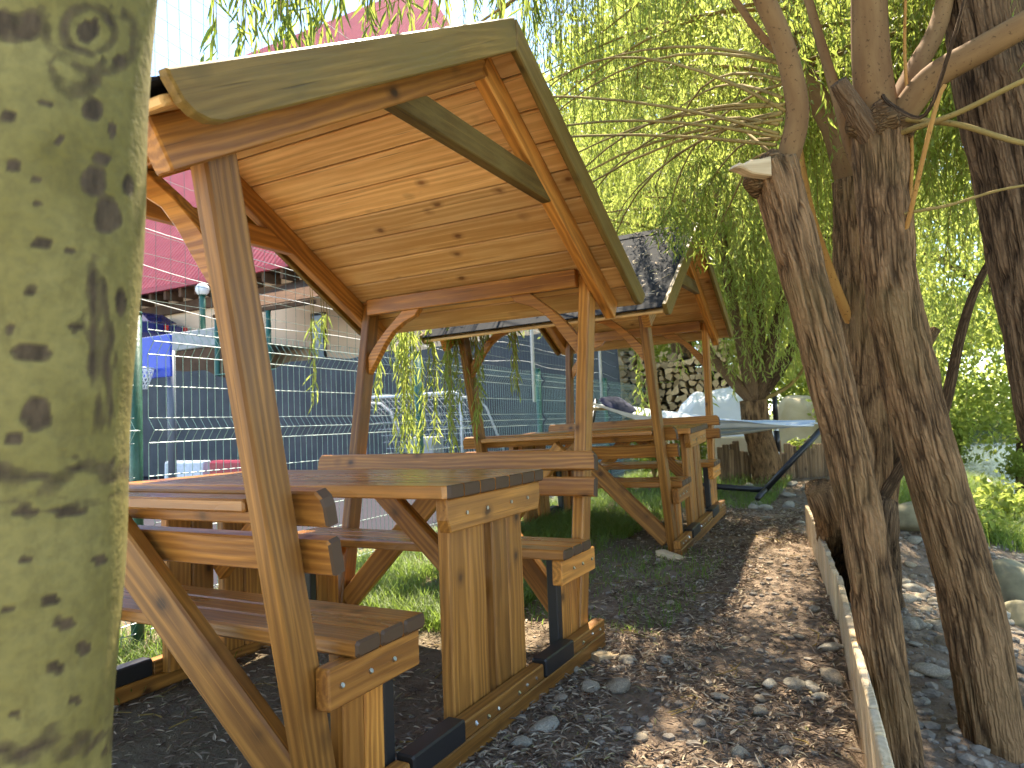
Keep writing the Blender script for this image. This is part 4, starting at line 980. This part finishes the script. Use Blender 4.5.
# goal
g0=V3((-6.75,7.4,.0)); g1=V3((-4.85,7.5,0)); gl=empty('football_goal',tuple((g0+g1)/2),'small white tubular goal with a net on the court','goal'); H=1.5
def bend(p,q,r_): return [p.lerp(q,1)]
b=MB(); dx=(g1-g0).normalized()
b.tube([g0,g0+V3((0,0,H-.12)),g0+dx*.03+V3((0,0,H-.04)),g0+dx*.12+V3((0,0,H)),g1-dx*.12+V3((0,0,H)),g1-dx*.03+V3((0,0,H-.04)),g1+V3((0,0,H-.12)),g1],.026,10)
for e in (g0,g1): b.tube([e+V3((0,.0,H-.08)),e+V3((.0,.3,H-.1))+dx*.12,e+V3((0,.45,H-.25))+dx*.2,e+V3((0,.9,.02))+dx*.45],.02,8); b.tube([e+V3((0,.9,.02))+dx*.45,e+V3((0,0,.02))],.02,8)
b.tube([g0+V3((0,.9,.02))+dx*.45,g1+V3((0,.9,.02))+dx*.45],.02,8)
b.build('frame',M['steel_white'],gl,True); b=MB()
for i in range(20):
    p=g0.lerp(g1,i/19); b.tube([p+V3((0,.01,H)),p+V3((0,.45,H-.3)),p+V3((0,.9,.03))],.003,3,cap=False)
for j in range(14):
    t_=j/13; off=V3((0,.01+.89*t_,H*(1-t_)+.03)); b.tube([g0+off,g1+off],.003,3,cap=False)
b.build('goal_net',M['netl'],gl)
# basketball hoop
hp=dep(157,356,10.5); hb=empty('basketball_hoop',(hp.x,hp.y,0),'blue basketball backboard with a white net hoop seen through the fence','basketball hoop')
b=MB(); b.tube([(hp.x-.02,hp.y+.25,0),(hp.x-.02,hp.y+.25,hp.z+.1)],.06,12); b.tube([(hp.x-.02,hp.y+.25,hp.z-.1),(hp.x,hp.y+.03,hp.z-.1)],.03,8); b.build('pole',M['grey_steel'],hb,True)
b=MB(); b.box((hp.x-.33,hp.y-.02,hp.z-.33),(hp.x+.33,hp.y+.02,hp.z+.30),.006); b.build('backboard',M['blue'],hb)
rc=V3((hp.x-.06,hp.y-.24,hp.z-.20)); b=MB(); b.tube([rc+V3((math.cos(a)*.2,math.sin(a)*.2,0)) for a in np.linspace(0,2*math.pi,24,endpoint=False)],.012,6,closed=True); b.tube([rc+V3((0,.2,0)),rc+V3((0,.23,-.03))],.02,6); b.build('rim',M['steel_white'],hb,True)
b=MB()
for k in range(16):
    a=2*math.pi*k/16
    for sg in (1,-1): b.tube([rc+V3((math.cos(a+sg*t_*1.1)*(.2-.10*t_),math.sin(a+sg*t_*1.1)*(.2-.10*t_),-.3*t_)) for t_ in np.linspace(0,1,5)],.007,4,cap=False)
b.build('hoop_net',M['netl'],hb)
# barriers
def barrier(px,d,mat,label,w=1.05):
    p=dep(px,490,d); p.z=0; r=empty('road_barrier',tuple(p),label,'barrier','plastic barriers on the court')
    o=[(-.24,0),(.24,0),(.22,.12),(.10,.2),(.09,.48),(.06,.52),(-.06,.52),(-.09,.48),(-.10,.2),(-.22,.12)]
    b=MB(); b.prism(o,(p.x-w/2,p.y,0),(0,1,0),(0,0,1),w,.01); b.build('body',M[mat],r)
    b=MB(); 
    for dx_ in (-.3,.3): b.prism([(0,0),(.12,0),(.12,.06),(0,.06)],(p.x+dx_-.06,p.y-.235,.03),(1,0,0),(0,0,1),.02,.003)
    b.build('foot_slot',M['rubber'],r)
barrier(188,12.6,'whitepl','white plastic road barrier left of the red one'); barrier(235,12.0,'red','red plastic road barrier beside the white one')
p=dep(427,443,11.0); b=MB(); b.box((p.x-.22,p.y-.15,.0),(p.x+.22,p.y+.15,p.z+.1),.012); tag(b.build('concrete_block',M['concrete']),'pale grey block standing behind the goal post on the court','block')
# terrace, retaining wall, lamp
tag(quadmesh('terrace',[(-34,10.2,3.25),(-12.6,10.2,3.25),(-12.6,40,3.25),(-34,40,3.25)],[[0,1,2,3]],[M['concrete']]),kind='structure')
rw=empty('retaining_wall',(-12,10.1,0),'grey retaining wall with a pale concrete parapet below the house','wall')
b=MB(); b.box((-34,9.95,-.2),(-12.6,10.2,3.2),.01); b.build('wall_face',M['soffit'],rw); b=MB(); b.box((-34,9.9,3.21),(-12.55,10.22,3.68),.02); b.build('parapet',M['concrete'],rw)
lp=dep(203,338,1.0); 
d_=ray(203,338); t_=(10.06-CAM[1])/d_[1]; lp=V3(CAM+d_*t_); lt=empty('street_lamp',(lp.x,lp.y,3.68),'green lamp post with a round white globe above the parapet','street lamp')
gzl=V3(CAM+ray(200.5,289)*t_); b=MB(); b.tube([(lp.x,lp.y,3.68),(lp.x,lp.y,gzl.z-.12)],.07,12); b.tube([(lp.x,lp.y,gzl.z-.16),(lp.x,lp.y,gzl.z-.1)],.10,12); b.build('pole',M['green'],lt,True)
bm=bmesh.new(); bmesh.ops.create_uvsphere(bm,u_segments=24,v_segments=14,radius=.17); me=bpy.data.meshes.new('globe'); bm.to_mesh(me); bm.free(); me.materials.append(M['glass_globe']); me.polygons.foreach_set('use_smooth',np.ones(len(me.polygons),bool)); o=link('globe',me,lt); o.location=V3((lp.x,lp.y,gzl.z))-wloc(lt)
# house
HX0,HX1,HY,EZ=-32,-5.4,12.2,5.55
hs=empty('house',(-14,HY,3.25),'beige rendered house with a steep pinkish red tiled roof behind the court','house')
b=MB(); b.box((HX0,HY,-.3),(HX1,HY+10,EZ+.25),.01); b.build('wall',M['stucco'],hs)
RK=13.0; RS=1.26
def rp(x,y): return V3((x,y,EZ+(y-(HY-.7))*RS))
b=MB(); y0,y1=HY-.7,HY-.7+RK
xa,xb=-33.0,-4.6; hip=3.0
vs=[rp(xa,y0),rp(xb,y0),rp(xb-12.3,y1),rp(xa+.2,y1)]; ln=math.hypot(1,RS)
dn=V3((0,RS,-1)).normalized()*-.0
b.add(vs+[v+V3((0,.15,-.12)) for v in vs],[(0,1,2,3),(7,6,5,4),(0,4,5,1),(1,5,6,2),(2,6,7,3),(3,7,4,0)],[(v.x,(v.y-y0)*ln,0) for v in vs]*2); b.build('roof',M['tile'],hs)
b=MB(); b.box((xa,HY-.72,EZ-.16),(xb,HY-.62,EZ-.01)); b.build('fascia',M['red'],hs); b=MB(); b.box((xa,HY-.6,EZ-.14),(xb,HY-.003,EZ-.03)); 
for x in np.arange(xa+.3,xb,.7): b.box((x,HY-.6,EZ-.42),(x+.12,HY-.004,EZ-.145))
b.box((xa,HY-.12,EZ-.75),(xb,HY-.004,EZ-.43)); b.build('soffit',M['soffit'],hs)
b=MB(); px0,px1=-13.2,-9.9
for i in range(24):
    x=px0+(px1-px0)*(i+.5)/24; b.board((x,9.6,3.95),(x,HY-.02,5.15),.125,.03,(1,0,0),.004)
b.build('porch_roof',M['slat'],hs); 
for lo,hi in (((px0,9.5,3.80),(px1,9.6,3.9)),((px0,HY-.13,5.0),(px1,HY-.02,5.1))):
    b=MB(); b.box(lo,hi); b.build('porch_beam',M['slat'],hs)
for x in (-11.35,px0+.1):
    b=MB(); b.tube([(x,9.55,-.1),(x,9.55,3.8)],.06,10); b.build('porch_post',M['green'],hs,True)
wx=[]
t_=(HY-CAM[1])/ray(319,330)[1]; w0=V3(CAM+ray(313,364)*((HY-CAM[1])/ray(313,364)[1])); w1=V3(CAM+ray(326,312)*((HY-CAM[1])/ray(326,312)[1]))
b=MB(); b.box((w0.x,HY-.06,w0.z),(w1.x,HY-.004,w1.z)); fr_=b.build('window',M['rubber'],hs); b=MB(); b.box((w0.x+.06,HY-.075,w0.z+.08),(w1.x-.06,HY-.062,w1.z-.08)); b.build('pane',M['skylid'],fr_)
# car
t_=(11.0-CAM[1])/ray(150,335)[1]; cp=V3(CAM+ray(150,335)*t_); cx=cp.x-1.5; car=empty('parked_car',(cx,11.0,3.25),'dark navy parked car on the terrace behind the hoop','car')
o=[(-2.05,.32),(-2.05,.75),(-1.9,.88),(-1.0,.98),(-.45,1.42),(1.0,1.46),(1.65,1.12),(2.0,1.02),(2.08,.7),(2.05,.32),(1.65,.3),(1.55,.5),(1.35,.6),(1.15,.5),(1.05,.3),(-1.0,.3),(-1.1,.5),(-1.3,.6),(-1.5,.5),(-1.6,.3)]
b=MB(); b.prism(o,(cx,11.0+.85,3.25),(1,0,0),(0,0,1),1.7,.06); b.build('body',M['carpaint'],car,False)
for s,yy in ((1,11.0-.858),(-1,11.852)):
    b=MB(); b.prism([(-.85,1.0),(-.40,1.36),(.25,1.38),(.25,1.0)],(cx,yy+.005,3.25),(1,0,0),(0,0,1),.012,.003); b.prism([(.32,1.0),(.32,1.38),(.95,1.39),(1.4,1.08),(1.3,1.0)],(cx,yy+.005,3.25),(1,0,0),(0,0,1),.012,.003); b.build('window',M['carglass'],car)
for x in (-1.3,1.35):
    for yy in (10.99+.02,11.69):
        w=bpy.data.objects.new('wheel',None); 
        b=MB(); b.tube([(cx+x,yy-.02-.0,3.25+.31),(cx+x,yy+.17,3.56)],.31,22); wh=b.build('wheel',M['rubber'],car); b=MB(); b.tube([(cx+x,yy-.03,3.56),(cx+x,yy-.022,3.56)],.2,16); b.build('rim',M['bolt'],wh)
for yy in (11.12,11.75):
    b=MB(); b.box((cx+2.06,yy-.06,3.25+.82),(cx+2.11,yy+.05,3.25+.98)); b.build('tail_light',M['lens_red'],car)

# ------------------------------------------------------------------ woodpile
lm=[]
for k in range(6):
    b=MB(); kind=(0,1,2,1,2,2)[k]
    if kind==0: o=[(math.cos(a),math.sin(a)) for a in np.linspace(0,6.283,12,endpoint=False)]
    elif kind==1: o=[(0,-.5)]+[(math.cos(a)*1.1,math.sin(a)*1.1-.3) for a in np.linspace(.35,2.79,7)]
    else: o=[(-.8,-.6)]+[(math.cos(a)*1.2,math.sin(a)*1.2-.6) for a in np.linspace(0.1,3.0,8)]
    o=[(u*.08*random.uniform(.7,1.25),w*.08*random.uniform(.7,1.25)) for u,w in o]
    b.prism(o,(0,.22,0),(1,0,0),(0,0,1),.44,.006)
    me=bpy.data.meshes.new('split_log'); me.from_pydata(b.v,[],b.f); me.materials.append(M['logbark']); me.materials.append(M['log'])
    at=me.attributes.new('gco','FLOAT_VECTOR','POINT'); at.data.foreach_set('vector',np.array([(g[2],g[0],g[1]) for g in b.g],np.float32).ravel()); at=me.attributes.new('rnd','FLOAT','POINT'); at.data.foreach_set('value',np.full(len(b.v),random.random(),np.float32))
    mi=[1 if abs(p.normal.y)>.8 or (kind and p.normal.z<-.3) else 0 for p in me.polygons]; me.polygons.foreach_set('material_index',np.array(mi,np.int32)); me.update(); lm.append(me)
pl=V3(CAM+ray(626,400)*((9.9-CAM[1])/ray(626,400)[1])).x; pr=V3(CAM+ray(752,400)*((9.9-CAM[1])/ray(752,400)[1])).x
zb=.26; r_=0
lab='pale split log end in the stacked woodpile under the willow'
row=0; z=zb+.07
while z<2.3:
    x=pl+(.07 if row%2 else 0)
    while x<pr:
        if not (z>1.9 and mnoise.noise(V3((x*2,z*2,0)))>.15):
            o=link('split_log',random.choice(lm)); o.location=(x,9.9+random.uniform(-.05,.05),z+random.uniform(-.01,.01)); o.rotation_euler=(random.uniform(-.04,.04),random.uniform(0,6.28),random.uniform(-.12,.12)); s_=random.uniform(.75,1.2); o.scale=(s_*random.uniform(.8,1.1),1,s_); tag(o,lab,'log','split logs stacked in the woodpile')
        x+=random.uniform(.11,.15)
    z+=.118; row+=1
# tarp covered heap
def heap(c, rx, ry, h, label, mat, seed, top=None):
    n,m_=60,30; Vv=[];G=[]
    for i in range(n):
        a=2*math.pi*i/n
        for j in range(m_):
            t_=j/(m_-1); e=(abs(math.cos(a))**.55*math.copysign(1,math.cos(a)),abs(math.sin(a))**.55*math.copysign(1,math.sin(a)))
            prof=min(1,(1-t_**4)); rr=t_; x=c[0]+e[0]*rx*rr; y=c[1]+e[1]*ry*rr
            z=c[2]+h*prof*(1+.22*mnoise.noise(V3((x*1.6+seed,y*1.6,0))))+.05*mnoise.noise(V3((x*6,y*6,seed)))*prof+.03*math.sin(a*17+seed)*t_**2
            Vv.append((x,y,max(z,c[2]-.05))); G.append((a*rx,t_*1.5,0))
    I=np.arange(n*m_).reshape(n,m_); J=np.roll(I,-1,0); q=np.stack([I[:,:-1],I[:,1:],J[:,1:],J[:,:-1]],-1).reshape(-1,4)
    r=empty('covered_heap',tuple(c),label,'covered heap'); quadmesh('cover',Vv,q,[M[mat]],None,None,G,r,True); return r
c0=dep(722,440,9.7); h1_=heap((c0.x,c0.y,.3),.74,.5,1.08,'heap under a crumpled white tarpaulin beside the woodpile','tarp',3)
b=MB(); b.prism([(-.62,0),(.62,0),(.60,.34),(-.6,.36)],(c0.x,c0.y-.50,.34),(1,0,0),(0,0,1),.08,.02); b.build('packing',M['burlap'],h1_)
c1=dep(800,420,10.2); heap((c1.x,c1.y,.3),.42,.35,.86,'straw coloured bundle under a rounded white cover behind the hammock','burlap',11)
# palisade
pa=empty('palisade',(-.6,8.9,.3),'low edging of brown upright stakes behind the hammock','fence'); b=MB()
pL=gz(722,474,.27); pR=gz(842,470,.27)
for i in range(30):
    p=pL.lerp(pR,i/29); hh=random.uniform(.2,.40); b.board((p.x,p.y,p.z-.1),(p.x+random.uniform(-.02,.02),p.y,p.z+hh),random.uniform(.06,.085),.04,(1,.1,0),.008)
b.build('stakes',M['stake'],pa)

# ------------------------------------------------------------------ hammock
RE=dep(826,424,6.9); LE=dep(596,408,8.7)
hm=empty('hammock',tuple((RE+LE)/2),'blue and white striped hammock stretched behind the farther table','hammock')
nu,nv=70,26; Vv=[];G=[]; dxh=(LE-RE); sd=V3((dxh.y,-dxh.x,0)).normalized()
for i in range(nu):
    u=i/(nu-1)
    for j in range(nv):
        v=j/(nv-1)*2-1
        wd=.42*min(1,(.08+u*3.2))*(1 if u<.93 else 1); sag=-.20*math.sin(math.pi*min(1,u*1.02))*(1-.45*v*v)
        p=RE+dxh*(.04+.90*u)+sd*(v*wd)+V3((0,0,sag+.07*abs(v)**2*min(1,u*4)+.012*math.sin(v*14+u*3)+.02*math.sin(u*9+v*2)))
        Vv.append(tuple(p)); G.append((u*2.4,v*.5,0))
I=np.arange(nu*nv).reshape(nu,nv); q=np.stack([I[:-1,:-1],I[1:,:-1],I[1:,1:],I[:-1,1:]],-1).reshape(-1,4)
cl=quadmesh('cloth',Vv,q,[M['hammock']],None,None,G,hm,True)
b=MB(); e=LE-dxh*.06; b.tube([e-sd*.48,e+sd*.48],.018,8); b.build('spreader_bar',M['raw'],hm,True)
b=MB()
for v in np.linspace(-1,1,9): b.tube([e+sd*(v*.44),LE+dxh*.05+V3((0,0,.06))],.005,5)
for v in np.linspace(-1,1,7): b.tube([RE+dxh*.05+sd*(v*.05),RE-dxh*.03],.006,5)
b.build('ropes',M['netl'],hm)
b=MB(); o=[(-.22,-.17),(.22,-.17),(.24,0),(.22,.17),(-.22,.17),(-.24,0)]
pc=LE-dxh*.12+V3((0,0,.0)); 
Vp=[];n=18
for i in range(n):
    for j in range(n):
        u=i/(n-1)*2-1; v=j/(n-1)*2-1; th=.09*max(0,(1-u**4)*(1-v**4))**.5; Vp.append((u,v,th))
vs=[]
for sgn in (1,-1):
    for (u,v,th) in Vp: vs.append(tuple(pc+sd*(u*.24)+dxh.normalized()*(v*.13)+V3((0,0,sgn*th*.7+.05+.07*v))))
I=np.arange(n*n).reshape(n,n); q=np.stack([I[:-1,:-1],I[1:,:-1],I[1:,1:],I[:-1,1:]],-1).reshape(-1,4)
tag(quadmesh('pillow',vs,np.concatenate([q,q+n*n]),[M['navy']],None,None,vs,None,True),'dark navy pillow lying at the left end of the hammock','pillow')
st=empty('hammock_stand',tuple(gz(765,492,.12)),'black tubular stand with slanting arm carrying the hammock','hammock stand')
Jt=gz(765,490,.22); f0=gz(750,508,.14); f1=gz(779,475,.22); sgl=(f0-f1).normalized()
b=MB(); b.tube([Jt,RE+V3((.02,-.02,.02))],.03,12); b.build('arm',M['black_steel'],st,True)
L0=Jt+dxh*.80; L0.z=.3; b=MB(); b.tube([L0,LE+V3((0,0,.1))],.03,12); b.build('arm',M['black_steel'],st,True)
b=MB(); b.tube([Jt,Jt.lerp(L0,.5),L0],.03,12); b.build('base_beam',M['black_steel'],st,True)
for q0 in (Jt,L0):
    b=MB(); b.tube([q0+sgl*.55,q0-sgl*.55],.026,12); b.build('foot_bar',M['black_steel'],st,True)
pp=gz(779,473,.26); po=empty('garden_pole',tuple(pp),'slim upright pole with a black sleeve beside the far willow','pole'); b=MB(); b.tube([pp+V3((0,0,-.1)),pp+V3((0,0,.95))],.022,10); b.build('shaft',M['steel_white'],po,True); b=MB(); b.tube([pp+V3((0,0,.25)),pp+V3((0,0,.5))],.034,10); b.tube([pp+V3((0,0,.62)),pp+V3((0,0,.95))],.03,10); b.build('sleeve',M['black_steel'],po,True)

# ------------------------------------------------------------------ light
SUN_EL=R(61); S=V3((-.30,.95,0)).normalized()*math.cos(SUN_EL)+V3((0,0,math.sin(SUN_EL)))
w=bpy.data.worlds.new('World'); sc.world=w; w.use_nodes=True; nt_=w.node_tree; bg=nt_.nodes['Background']
sky=nt_.nodes.new('ShaderNodeTexSky'); sky.sky_type='NISHITA'; sky.sun_disc=False; sky.sun_elevation=SUN_EL; sky.sun_rotation=math.atan2(S.x,S.y); sky.air_density=.8; sky.dust_density=.0; sky.ozone_density=2.2
nt_.links.new(sky.outputs[0],bg.inputs[0]); bg.inputs[1].default_value=.075
sd_=bpy.data.lights.new('sun','SUN'); sd_.energy=2.2; sd_.angle=R(.53); sd_.color=(1,.95,.88); so=bpy.data.objects.new('sun',sd_); COL.objects.link(so); so.rotation_euler=S.to_track_quat('Z','Y').to_euler()
vs_=sc.view_settings; vs_.view_transform='Standard'; vs_.look='None'; vs_.gamma=1; vs_.use_curve_mapping=False; vs_.exposure=3.2; vs_.use_white_balance=True; vs_.white_balance_temperature=7600; vs_.white_balance_tint=8
sc.render.engine='CYCLES'; cy=sc.cycles; cy.max_bounces=7; cy.diffuse_bounces=4; cy.glossy_bounces=3; cy.transmission_bounces=3; cy.transparent_max_bounces=4; cy.caustics_reflective=False; cy.caustics_refractive=False; cy.sample_clamp_indirect=6
cy.use_denoising=True; cy.use_adaptive_sampling=True; cy.adaptive_threshold=.02
